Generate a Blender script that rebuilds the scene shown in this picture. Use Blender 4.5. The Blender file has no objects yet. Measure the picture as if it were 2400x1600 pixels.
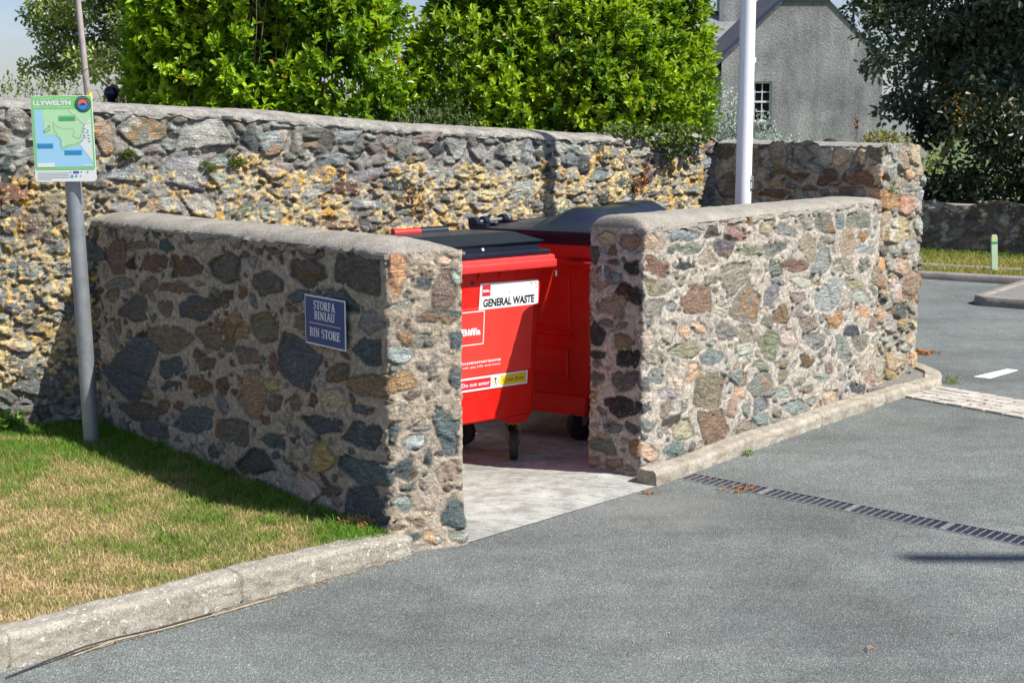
import bpy, math, random
import numpy as np
from mathutils import Vector, Matrix
R = math.radians

# ------------------------------------------------------------------ camera, world, sun, exposure
scene = bpy.context.scene
C = scene.collection
cam_d = bpy.data.cameras.new('camera'); cam = bpy.data.objects.new('camera', cam_d); C.objects.link(cam)
cam.location = (0, 0, 2.0); cam.rotation_euler = (R(90 - 9.283), 0, 0)
cam_d.lens = 50.0; cam_d.sensor_width = 36; cam_d.clip_start = 0.1; cam_d.clip_end = 1500
cam_d.dof.use_dof = True; cam_d.dof.focus_distance = 7.6; cam_d.dof.aperture_fstop = 9.0
scene.camera = cam
scene.view_settings.view_transform = 'Standard'; scene.view_settings.look = 'None'
scene.view_settings.exposure = 0.64; scene.view_settings.gamma = 1.0
SUN_EL = 50.5; SUN_AZ = -27.0            # azimuth in the XY plane, from +X counter-clockwise
sv = Vector((math.cos(R(SUN_EL)) * math.cos(R(SUN_AZ)), math.cos(R(SUN_EL)) * math.sin(R(SUN_AZ)), math.sin(R(SUN_EL))))
sd = bpy.data.lights.new('sun', 'SUN'); sd.energy = 5.0; sd.angle = R(0.53); sd.color = (1.0, 0.955, 0.885)
sun = bpy.data.objects.new('sun', sd); C.objects.link(sun); sun.location = (5, -5, 20)
sun.rotation_euler = sv.to_track_quat('Z', 'Y').to_euler()
world = bpy.data.worlds.new('World'); scene.world = world; world.use_nodes = True
wn = world.node_tree.nodes; wl = world.node_tree.links; wn.clear()
out = wn.new('ShaderNodeOutputWorld'); bg = wn.new('ShaderNodeBackground'); sky = wn.new('ShaderNodeTexSky')
sky.sky_type = 'NISHITA'; sky.sun_disc = False; sky.sun_elevation = R(SUN_EL); sky.sun_rotation = R(90 - SUN_AZ)
sky.air_density = 1.0; sky.dust_density = .6; sky.ozone_density = 1.5
tc = wn.new('ShaderNodeTexCoord'); mp = wn.new('ShaderNodeMapping'); mp.inputs['Scale'].default_value = (3.2, 3.2, 11)
nz = wn.new('ShaderNodeTexNoise'); nz.inputs['Scale'].default_value = 1.4; nz.inputs['Detail'].default_value = 7
cr = wn.new('ShaderNodeValToRGB'); cr.color_ramp.elements[0].position = 0.47; cr.color_ramp.elements[1].position = 0.68
mx = wn.new('ShaderNodeMix'); mx.data_type = 'RGBA'
mx.inputs['B'].default_value = (9.6, 10.2, 11.4, 1)
wl.new(tc.outputs['Generated'], mp.inputs['Vector']); wl.new(mp.outputs['Vector'], nz.inputs['Vector'])
wl.new(nz.outputs['Fac'], cr.inputs['Fac'])
sx = wn.new('ShaderNodeSeparateXYZ'); wl.new(tc.outputs['Generated'], sx.inputs['Vector'])
hr = wn.new('ShaderNodeMapRange'); hr.inputs['From Min'].default_value = .15; hr.inputs['From Max'].default_value = .55; hr.inputs['To Min'].default_value = .9; hr.inputs['To Max'].default_value = .25
wl.new(sx.outputs['Z'], hr.inputs['Value']); ml = wn.new('ShaderNodeMath'); ml.operation = 'MULTIPLY'   # broken cloud, thinner towards the zenith
wl.new(cr.outputs['Color'], ml.inputs[0]); wl.new(hr.outputs['Result'], ml.inputs[1]); wl.new(ml.outputs[0], mx.inputs['Factor'])
tn = wn.new('ShaderNodeMix'); tn.data_type = 'RGBA'; tn.blend_type = 'MULTIPLY'; tn.inputs['Factor'].default_value = 1; tn.inputs['B'].default_value = (1.22, 1.26, 1.55, 1)
wl.new(sky.outputs['Color'], tn.inputs['A']); wl.new(tn.outputs['Result'], mx.inputs['A']); wl.new(mx.outputs['Result'], bg.inputs['Color'])
bg.inputs['Strength'].default_value = 0.052; wl.new(bg.outputs['Background'], out.inputs['Surface'])

# ------------------------------------------------------------------ helpers
def tag(o, label=None, cat=None, group=None, kind=None):
    if label: o['label'] = label
    if cat: o['category'] = cat
    if group: o['group'] = group
    if kind: o['kind'] = kind
    return o
def empty(name, loc, label, cat, group=None, rz=0):
    o = bpy.data.objects.new(name, None); C.objects.link(o); o.location = loc; o.rotation_euler = (0, 0, rz)
    o.empty_display_size = .1
    return tag(o, label, cat, group)
def np_mesh(name, co, quads=None, tris=None, mats=(), parent=None, smooth=False, attrs=None, link=True):
    me = bpy.data.meshes.new(name); co = np.asarray(co, np.float32).reshape(-1, 3)
    me.vertices.add(len(co)); me.vertices.foreach_set('co', co.ravel())
    idx = []; tot = []
    if quads is not None and len(quads): q = np.asarray(quads, np.int32); idx.append(q.ravel()); tot.append(np.full(len(q), 4, np.int32))
    if tris is not None and len(tris): t = np.asarray(tris, np.int32); idx.append(t.ravel()); tot.append(np.full(len(t), 3, np.int32))
    idx = np.concatenate(idx); tot = np.concatenate(tot)
    me.loops.add(len(idx)); me.loops.foreach_set('vertex_index', idx)
    me.polygons.add(len(tot)); st = np.zeros(len(tot), np.int32); st[1:] = np.cumsum(tot)[:-1]
    me.polygons.foreach_set('loop_start', st); me.polygons.foreach_set('loop_total', tot)
    me.polygons.foreach_set('use_smooth', np.full(len(tot), bool(smooth)))
    for m in mats: me.materials.append(m)
    for k, v in (attrs or {}).items():
        v = np.asarray(v, np.float32)
        if v.ndim == 2 and v.shape[1] == 4: a = me.color_attributes.new(k, 'FLOAT_COLOR', 'POINT'); a.data.foreach_set('color', v.ravel())
        elif v.ndim == 2: a = me.attributes.new(k, 'FLOAT_VECTOR', 'POINT'); a.data.foreach_set('vector', v.ravel())
        else: a = me.attributes.new(k, 'FLOAT', 'POINT'); a.data.foreach_set('value', v.ravel())
    me.update(calc_edges=True); me.validate()
    if not link: return me
    o = bpy.data.objects.new(name, me); C.objects.link(o); o.parent = parent
    return o
def grid_quads(nu, nv, wrapv=False):
    i = np.arange(nu - 1)[:, None] * nv; j = np.arange(nv if wrapv else nv - 1)[None, :]; j2 = (j + 1) % nv
    return np.stack([i + j, i + nv + j, i + nv + j2, i + j2], -1).reshape(-1, 4)
class MB:
    def __init__(s): s.v = []; s.f = []
    def add(s, vs, fs):
        n = len(s.v); s.v += [tuple(v) for v in vs]; s.f += [tuple(i + n for i in f) for f in fs]; return s
    def box(s, a, b, M=None, taper=None):
        (x0, y0, z0), (x1, y1, z1) = a, b
        vs = [(x0, y0, z0), (x1, y0, z0), (x1, y1, z0), (x0, y1, z0), (x0, y0, z1), (x1, y0, z1), (x1, y1, z1), (x0, y1, z1)]
        if M is not None: vs = [M @ Vector(v) for v in vs]
        return s.add(vs, [(0, 3, 2, 1), (4, 5, 6, 7), (0, 1, 5, 4), (1, 2, 6, 5), (2, 3, 7, 6), (3, 0, 4, 7)])
    def tube(s, pts, rad, n=12, cap=True):
        pts = [Vector(p) for p in pts]; base = len(s.v); rads = rad if isinstance(rad, (list, tuple)) else [rad] * len(pts)
        ref = Vector((0, 0, 1))
        for i, p in enumerate(pts):
            d = (pts[min(i + 1, len(pts) - 1)] - pts[max(i - 1, 0)]).normalized()
            if abs(d.dot(ref)) > .95: ref = Vector((1, 0, 0)) if abs(d.x) < .9 else Vector((0, 1, 0))
            x = d.cross(ref).normalized(); y = d.cross(x)
            for k in range(n):
                a = 2 * math.pi * k / n; s.v.append(tuple(p + (x * math.cos(a) + y * math.sin(a)) * rads[i]))
        for i in range(len(pts) - 1):
            for k in range(n):
                a = base + i * n + k; b = base + i * n + (k + 1) % n; s.f.append((a, b, b + n, a + n))
        if cap: s.f.append(tuple(base + k for k in range(n))[::-1]); s.f.append(tuple(base + (len(pts) - 1) * n + k for k in range(n)))
        return s
    def lathe(s, prof, n=24, M=None):
        base = len(s.v)
        for r, z in prof:
            for k in range(n):
                a = 2 * math.pi * k / n; v = Vector((r * math.cos(a), r * math.sin(a), z)); s.v.append(tuple(M @ v if M is not None else v))
        for i in range(len(prof) - 1):
            for k in range(n):
                a = base + i * n + k; b = base + i * n + (k + 1) % n; s.f.append((a, b, b + n, a + n))
        return s
    def prism(s, poly, z0, z1, M=None):
        n = len(poly); vs = [(x, y, z0) for x, y in poly] + [(x, y, z1) for x, y in poly]
        if M is not None: vs = [M @ Vector(v) for v in vs]
        return s.add(vs, [tuple(range(n))[::-1], tuple(range(n, 2 * n))] + [(i, (i + 1) % n, (i + 1) % n + n, i + n) for i in range(n)])
    def build(s, name, mat, parent=None, smooth=False, bevel=0, seg=2, loc=None):
        me = bpy.data.meshes.new(name); me.from_pydata(s.v, [], s.f); me.materials.append(mat); me.update()
        if smooth:
            me.polygons.foreach_set('use_smooth', [True] * len(me.polygons))
            try: me.set_sharp_from_angle(angle=R(40))
            except Exception: pass
        o = bpy.data.objects.new(name, me); C.objects.link(o); o.parent = parent
        if loc is not None: o.location = loc
        if bevel:
            b = o.modifiers.new('bevel', 'BEVEL'); b.width = bevel; b.segments = seg; b.limit_method = 'ANGLE'; b.angle_limit = R(35)
        return o

def hsh(ix, iy, seed):
    h = (ix.astype(np.int64) * 374761393 + iy.astype(np.int64) * 668265263 + seed * 1274126177) & 0xffffffff
    h = ((h ^ (h >> 13)) * 1274126177) & 0xffffffff
    return ((h ^ (h >> 16)) & 0xffff) / 65535.0
def vn(x, y, s, seed=0):
    x = x / s; y = y / s; ix = np.floor(x); iy = np.floor(y); fx = x - ix; fy = y - iy
    fx = fx * fx * (3 - 2 * fx); fy = fy * fy * (3 - 2 * fy)
    a = hsh(ix, iy, seed); b = hsh(ix + 1, iy, seed); c = hsh(ix, iy + 1, seed); d = hsh(ix + 1, iy + 1, seed)
    return (a + (b - a) * fx) + ((c + (d - c) * fx) - (a + (b - a) * fx)) * fy
def fbm(x, y, s, seed=0, o=4):
    t = 0; w = 1; tw = 0
    for k in range(o): t = t + vn(x + 7.3 * k, y - 3.1 * k, s, seed + k * 17) * w; tw += w; w *= .55; s *= .5
    return t / tw
def sm(x, a, b): t = np.clip((x - a) / (b - a), 0, 1); return t * t * (3 - 2 * t)

# ------------------------------------------------------------------ materials
def new_mat(name):
    m = bpy.data.materials.new(name); m.use_nodes = True; nt = m.node_tree; b = nt.nodes['Principled BSDF']; return m, nt, b
def N(nt, typ, **kw):
    n = nt.nodes.new('ShaderNode' + typ)
    for k, v in kw.items():
        if k in n.inputs.keys(): n.inputs[k].default_value = v
        else: setattr(n, k, v)
    return n
def ramp(nt, fac, stops):
    r = nt.nodes.new('ShaderNodeValToRGB'); e = r.color_ramp.elements
    while len(e) < len(stops): e.new(.5)
    for q, (p, c) in zip(e, stops): q.position = p; q.color = tuple(c) + (1,) if len(c) == 3 else c
    nt.links.new(fac, r.inputs['Fac']); return r.outputs['Color']
def mix(nt, fac, a, b, mode='MIX'):
    m = nt.nodes.new('ShaderNodeMix'); m.data_type = 'RGBA'; m.blend_type = mode
    for key, v in (('Factor', fac), ('A', a), ('B', b)):
        if hasattr(v, 'is_output'): nt.links.new(v, m.inputs[key])
        elif key == 'Factor': m.inputs[key].default_value = v
        else: m.inputs[key].default_value = tuple(v) + (1,)
    return m.outputs['Result']
def noise(nt, scale, detail=3, vec=None, rough=.55):
    n = nt.nodes.new('ShaderNodeTexNoise'); n.inputs['Scale'].default_value = scale; n.inputs['Detail'].default_value = detail; n.inputs['Roughness'].default_value = rough
    if vec is not None: nt.links.new(vec, n.inputs['Vector'])
    return n.outputs['Fac']
def coords(nt, kind='Object', scale=(1, 1, 1), rot=0):
    t = nt.nodes.new('ShaderNodeTexCoord'); m = nt.nodes.new('ShaderNodeMapping'); m.inputs['Scale'].default_value = scale; m.inputs['Rotation'].default_value = (0, 0, rot)
    nt.links.new(t.outputs[kind], m.inputs['Vector']); return m.outputs['Vector']
def bump(nt, b, h, strength=.5, dist=.01):
    n = nt.nodes.new('ShaderNodeBump'); n.inputs['Strength'].default_value = strength; n.inputs['Distance'].default_value = dist
    nt.links.new(h, n.inputs['Height']); nt.links.new(n.outputs['Normal'], b.inputs['Normal'])
def simple(name, col, rough=.5, metal=0, var=.12, scale=8, bmp=0, spec=.5, bscale=120):
    m, nt, b = new_mat(name); v = coords(nt)
    f = noise(nt, scale, 5, v); c = ramp(nt, f, [(.3, [x * (1 - var) for x in col]), (.7, [min(1, x * (1 + var)) for x in col])])
    nt.links.new(c, b.inputs['Base Color']); b.inputs['Roughness'].default_value = rough; b.inputs['Metallic'].default_value = metal
    b.inputs['Specular IOR Level'].default_value = spec
    if bmp: bump(nt, b, noise(nt, bscale, 4, v), bmp, .004)
    return m
def masonry_mat(name, mottle=.5):
    m, nt, b = new_mat(name)
    col = N(nt, 'Attribute', attribute_name='Col').outputs['Color']
    sc = N(nt, 'Attribute', attribute_name='sc').outputs['Vector']
    mo = N(nt, 'Attribute', attribute_name='mortar').outputs['Fac']
    v = coords(nt)
    streak = noise(nt, 2.4, 8, sc, .62)
    fine = noise(nt, 95, 6, v, .7); med = noise(nt, 22, 5, v, .65)
    c = mix(nt, 1.0, col, ramp(nt, streak, [(.28, (.50, .50, .50)), (.5, (1, 1, 1)), (.74, (1.6, 1.55, 1.45))]), 'MULTIPLY')
    fs = ramp(nt, fine, [(.34, (.55, .56, .58)), (.5, (1, 1, 1)), (.66, (1.5, 1.45, 1.38))]); fm_ = ramp(nt, fine, [(.34, (.74, .74, .74)), (.5, (1, 1, 1)), (.66, (1.2, 1.2, 1.2))])
    c = mix(nt, 1.0, c, mix(nt, mo, fs, fm_), 'MULTIPLY')
    # pale crust lichen flecks on the stone faces
    fl = ramp(nt, med, [(.55, (0, 0, 0)), (.68, (mottle,) * 3)]); fm = N(nt, 'Math', operation='MULTIPLY')
    nt.links.new(fl, fm.inputs[0]); f2 = ramp(nt, noise(nt, 160, 3, v, .6), [(.47, (0, 0, 0)), (.56, (1, 1, 1))]); nt.links.new(f2, fm.inputs[1])
    c = mix(nt, fm.outputs[0], c, (.46, .46, .41))
    nt.links.new(c, b.inputs['Base Color']); b.inputs['Roughness'].default_value = .86; b.inputs['Specular IOR Level'].default_value = .25
    add = N(nt, 'Math', operation='ADD'); s2 = N(nt, 'Math', operation='MULTIPLY'); s2.inputs[1].default_value = .8
    nt.links.new(streak, s2.inputs[0]); nt.links.new(s2.outputs[0], add.inputs[0]); nt.links.new(fine, add.inputs[1])
    bump(nt, b, add.outputs[0], 1.0, .016)
    return m
def concrete_mat(name, c0, c1, spots=0.0, spotcol=(.6, .58, .52), scale=6, bstr=.4, darkspots=0.0):
    m, nt, b = new_mat(name); v = coords(nt)
    c = ramp(nt, noise(nt, scale, 8, v, .65), [(.32, c0), (.68, c1)])
    c = mix(nt, 1.0, c, ramp(nt, noise(nt, 140, 5, v, .7), [(.34, (.55, .55, .55)), (.5, (1, 1, 1)), (.66, (1.4, 1.38, 1.34))]), 'MULTIPLY')
    if spots:
        f = ramp(nt, noise(nt, 42, 5, v, .75), [(.58, (0, 0, 0)), (.64, (spots,) * 3)])
        g = ramp(nt, noise(nt, 9, 3, v), [(.42, (0, 0, 0)), (.52, (1, 1, 1))]); c = mix(nt, mix(nt, 1.0, f, g, 'MULTIPLY'), c, spotcol)
    if darkspots:
        f = ramp(nt, noise(nt, 61, 4, v, .7), [(.60, (0, 0, 0)), (.66, (darkspots,) * 3)])
        g = ramp(nt, noise(nt, 6.3, 3, v), [(.5, (0, 0, 0)), (.6, (1, 1, 1))]); c = mix(nt, mix(nt, 1.0, f, g, 'MULTIPLY'), c, (.09, .085, .075))
    nt.links.new(c, b.inputs['Base Color']); b.inputs['Roughness'].default_value = .92; b.inputs['Specular IOR Level'].default_value = .25
    bump(nt, b, noise(nt, 75, 6, v, .7), bstr, .012); return m
def asphalt_mat():
    m, nt, b = new_mat('asphalt'); v = coords(nt)
    vo = N(nt, 'TexVoronoi', Scale=210.0); nt.links.new(v, vo.inputs['Vector'])
    bw = N(nt, 'RGBToBW'); nt.links.new(vo.outputs['Color'], bw.inputs['Color'])
    c = ramp(nt, bw.outputs['Val'], [(.08, (.105, .118, .113)), (.45, (.172, .192, .183)), (.76, (.225, .248, .237)), (.975, (.50, .52, .50))])
    gap = ramp(nt, vo.outputs['Distance'], [(.45, (1, 1, 1)), (.85, (.45, .45, .46))]); c = mix(nt, 1.0, c, gap, 'MULTIPLY')
    big = ramp(nt, noise(nt, .55, 6, v, .6), [(.36, (.76, .75, .74)), (.5, (1, 1, 1)), (.64, (1.18, 1.17, 1.15))]); c = mix(nt, 1.0, c, big, 'MULTIPLY')
    mid = ramp(nt, noise(nt, 5.5, 5, v, .6), [(.3, (.86, .86, .86)), (.7, (1.12, 1.12, 1.1))]); c = mix(nt, 1.0, c, mid, 'MULTIPLY')
    wv = nt.nodes.new('ShaderNodeMapping'); wv.inputs['Rotation'].default_value = (0, 0, R(-42)); wv.inputs['Scale'].default_value = (.22, 1.5, 1); nt.links.new(v, wv.inputs['Vector'])
    c = mix(nt, 1.0, c, ramp(nt, noise(nt, 1.2, 5, wv.outputs['Vector'], .6), [(.36, (.80, .80, .81)), (.5, (1, 1, 1)), (.66, (1.08, 1.08, 1.07))]), 'MULTIPLY')
    # dried splash marks and dust
    sp = N(nt, 'TexVoronoi', Scale=5.2); nt.links.new(coords(nt, scale=(1, 1.0, 1)), sp.inputs['Vector'])
    wob = noise(nt, 60, 4, v); ad = N(nt, 'Math', operation='MULTIPLY_ADD'); nt.links.new(wob, ad.inputs[0]); ad.inputs[1].default_value = .12; nt.links.new(sp.outputs['Distance'], ad.inputs[2])
    f = ramp(nt, ad.outputs[0], [(.10, (.55, .55, .55)), (.15, (0, 0, 0))])
    # only the patch in front of the right hand wall carries them
    t = nt.nodes.new('ShaderNodeTexCoord'); ds = N(nt, 'VectorMath', operation='DISTANCE'); nt.links.new(t.outputs['Object'], ds.inputs[0]); ds.inputs[1].default_value = (1.95, 8.05, 0)
    g = ramp(nt, ds.outputs['Value'], [(.5, (1, 1, 1)), (1.1, (0, 0, 0))]); c = mix(nt, mix(nt, 1.0, f, g, 'MULTIPLY'), c, (.36, .36, .33))
    dust = N(nt, 'VectorMath', operation='DISTANCE'); nt.links.new(t.outputs['Object'], dust.inputs[0]); dust.inputs[1].default_value = (.75, 7.0, 0)
    dn = N(nt, 'Math', operation='MULTIPLY_ADD'); nt.links.new(noise(nt, 3.2, 5, v), dn.inputs[0]); dn.inputs[1].default_value = 1.1; nt.links.new(dust.outputs['Value'], dn.inputs[2])
    g2 = ramp(nt, dn.outputs[0], [(.55, (.35, .35, .35)), (1.0, (0, 0, 0))]); c = mix(nt, g2, c, (.30, .29, .26))
    nt.links.new(c, b.inputs['Base Color']); b.inputs['Roughness'].default_value = .85; b.inputs['Specular IOR Level'].default_value = .3
    h = N(nt, 'Math', operation='MULTIPLY'); nt.links.new(vo.outputs['Distance'], h.inputs[0]); h.inputs[1].default_value = -1.0
    bump(nt, b, h.outputs[0], .8, .006); return m
def leaf_mat(name, rough=.32, trans=.35, tcol=(1.5, 1.4, .5), spec=.5, back=0):
    m, nt, b = new_mat(name); col = N(nt, 'Attribute', attribute_name='Col').outputs['Color']
    nt.links.new(col, b.inputs['Base Color']); b.inputs['Roughness'].default_value = rough; b.inputs['Specular IOR Level'].default_value = spec
    tr = N(nt, 'BsdfTranslucent'); nt.links.new(mix(nt, 1.0, col, tcol, 'MULTIPLY'), tr.inputs['Color'])
    ms = N(nt, 'MixShader', Fac=trans); o = nt.nodes['Material Output']
    nt.links.new(b.outputs[0], ms.inputs[1]); nt.links.new(tr.outputs[0], ms.inputs[2]); nt.links.new(ms.outputs[0], o.inputs['Surface']); return m
def attr_mat(name, rough=.8, spec=.3):
    m, nt, b = new_mat(name); col = N(nt, 'Attribute', attribute_name='Col').outputs['Color']
    nt.links.new(col, b.inputs['Base Color']); b.inputs['Roughness'].default_value = rough; b.inputs['Specular IOR Level'].default_value = spec; return m

M = {}
M['stone'] = masonry_mat('rubble_masonry', .45)
M['oldstone'] = masonry_mat('lichened_masonry', .8)
M['coping'] = concrete_mat('coping_mortar', (.25, .23, .195), (.40, .37, .32), bstr=1.0, scale=5)
M['oldcoping'] = concrete_mat('weathered_coping_mortar', (.17, .165, .15), (.38, .36, .32), spots=.7, scale=12, bstr=.9)
M['kerb'] = concrete_mat('kerb_concrete', (.22, .20, .16), (.40, .37, .31), spots=1.0, spotcol=(.72, .71, .67), darkspots=.95, scale=5, bstr=.6)
M['kerbr'] = concrete_mat('chalky_kerb_concrete', (.26, .23, .18), (.44, .40, .33), spots=.6, darkspots=.6, scale=9, bstr=.8)
M['asphalt'] = asphalt_mat()
M['road_patch'] = concrete_mat('old_tarmac_infill', (.15, .15, .14), (.24, .24, .22), scale=20, bstr=.7)
def red_mat():
    m, nt, b = new_mat('red_bin_plastic'); v = coords(nt); st = coords(nt, scale=(9, 9, 1.1))
    c = ramp(nt, noise(nt, 2.2, 6, v, .6), [(.35, (.60, .010, .005)), (.62, (.74, .016, .008))])
    f = ramp(nt, noise(nt, 2.0, 6, st, .7), [(.56, (0, 0, 0)), (.72, (.38, .38, .38))]); c = mix(nt, f, c, (.30, .035, .022))      # grime runs
    f = ramp(nt, noise(nt, 46, 4, coords(nt, scale=(1, 1, .25)), .8), [(.66, (0, 0, 0)), (.72, (.5, .5, .5))]); c = mix(nt, f, c, (.80, .16, .12))   # scuffs
    nt.links.new(c, b.inputs['Base Color']); nt.links.new(ramp(nt, noise(nt, 14, 5, v), [(.3, (.30,) * 3), (.7, (.52,) * 3)]), b.inputs['Roughness']); bump(nt, b, noise(nt, 5, 4, v), .15, .02); return m
M['red'] = red_mat()
M['fadedred'] = simple('sun_faded_red_plastic', (.74, .045, .04), .5, var=.16, scale=18, bmp=.15, bscale=80)
M['black'] = simple('black_bin_plastic', (.010, .014, .028), .32, var=.2, scale=12, bmp=.08, bscale=60)
M['rubber'] = simple('black_rubber', (.02, .02, .021), .7, var=.3, scale=30)
M['galv'] = simple('galvanised_steel', (.30, .32, .34), .5, .55, var=.16, scale=14)
M['rusty'] = simple('rusty_steel', (.22, .10, .045), .75, .2, var=.4, scale=50)
M['whitepaint'] = simple('white_gloss_paint', (.78, .79, .81), .25, var=.03, scale=2)
M['bluesign'] = simple('blue_sign_enamel', (.012, .045, .19), .3, var=.05)
M['white'] = simple('white_print', (.78, .78, .78), .45, var=.03)
M['signblack'] = simple('black_print', (.015, .016, .02), .45, var=.05)
M['yellow'] = simple('yellow_print', (.80, .55, .02), .45, var=.03)
M['redprint'] = simple('crimson_print', (.62, .02, .03), .45, var=.05)
M['redsheet'] = simple('faded_red_vinyl', (.82, .05, .035), .42, var=.08, scale=6)
M['dark_blue'] = simple('dark_blue_gloss_paint', (.012, .018, .04), .18, var=.1)

# stones traced on each wall: along mm, height mm, half axes mm, colour code
LW_ST='2754,1220,193,8,12,60,D;2337,1142,154,14,4,67,D;3197,1254,188,17,3,89,D;1893,1020,98,10,4,54,N;2642,1101,102,10,1,30,B;2035,890,100,-18,73,69,U;1852,896,44,5,2,33,N;2324,898,120,14,4,79,N;2692,971,74,9,2,40,N;3264,1042,113,13,1,52,G;2152,744,150,13,11,49,P;2394,735,50,7,3,52,R;2646,769,179,8,48,136,B;2903,859,79,7,5,25,T;3244,908,136,4,17,53,B;2953,772,101,14,2,42,D;3231,745,148,22,2,60,U;2966,647,101,16,2,57,T;2171,533,142,42,-53,106,U;2369,632,90,13,2,32,Y;2404,532,83,5,16,44,N;2599,579,76,12,2,41,N;2558,500,39,6,1,29,T;3203,631,91,15,1,24,B;1883,543,62,-2,31,44,R;1979,332,162,6,41,76,D;2827,500,166,20,9,47,B;3216,518,189,24,13,77,B;2394,341,134,5,21,42,B;2616,329,57,8,10,51,T;2820,337,118,17,14,73,Y;2235,204,189,10,39,75,D;3195,344,206,24,17,66,B;2914,188,76,12,6,31,R;3231,166,166,36,3,103,B;2675,159,98,-35,75,56,T;2979,1019,104,12,2,44,N;603,1146,145,11,10,98,N;828,1112,64,5,3,34,K;1110,1135,151,-6,35,54,R;1540,1157,182,11,11,59,D;1937,1194,164,14,6,90,D;697,990,186,13,7,35,G;1048,1003,109,-3,31,48,N;1397,1027,197,16,6,37,R;1672,1076,55,5,1,13,O;543,897,91,9,4,40,N;1864,1020,128,13,4,52,D;855,842,189,5,39,85,D;1260,899,89,10,4,47,N;1587,921,186,-13,56,73,B;1847,892,44,5,2,35,N;2054,890,116,3,31,79,U;937,707,74,9,3,29,K;1306,743,245,20,22,86,N;1795,780,184,7,24,59,N;813,512,261,-7,158,195,B;1270,552,185,49,-24,46,B;1694,634,128,18,2,32,N;1648,501,145,9,21,52,R;1877,549,66,-2,23,33,N;1262,452,130,19,2,29,B;1541,310,203,-2,54,74,B;851,244,237,29,16,56,D;1171,325,92,15,4,48,R;1118,182,184,-9,52,57,P;1613,1273,166,12,3,35,T;945,1234,147,11,3,28,N;1289,1245,88,6,3,37,B;3436,1257,45,-2,1,98,O;3566,1287,58,-3,0,18,T;3546,1226,53,-3,0,25,B;3682,1194,64,-3,1,81,N;3722,1243,30,-1,0,32,L;3458,1137,67,2,-2,23,L;3647,1071,99,-6,0,33,B;3577,963,29,-2,0,28,G;3626,978,25,-2,0,23,T;3445,907,62,-10,4,41,C;3720,944,40,-3,0,47,B;3605,820,13,-1,0,42,G;3714,784,45,-3,0,57,B;3468,784,77,7,-8,47,O;3452,654,53,-5,0,23,G;3574,643,15,-1,0,28,G;3543,565,44,-4,0,17,G;3682,543,70,-6,1,103,B;3421,544,29,-3,1,52,B;3528,500,58,4,-5,29,L;3581,423,17,-2,0,38,B;3463,388,57,33,-30,46,B;3681,346,74,5,-9,53,T;3560,281,12,3,-15,42,G;3456,226,34,24,-25,32,C;3704,139,66,-8,0,68,B;3598,54,45,-6,0,34,L;3574,173,30,-3,0,15,T;3669,1329,44,-2,0,21,A'
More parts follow.
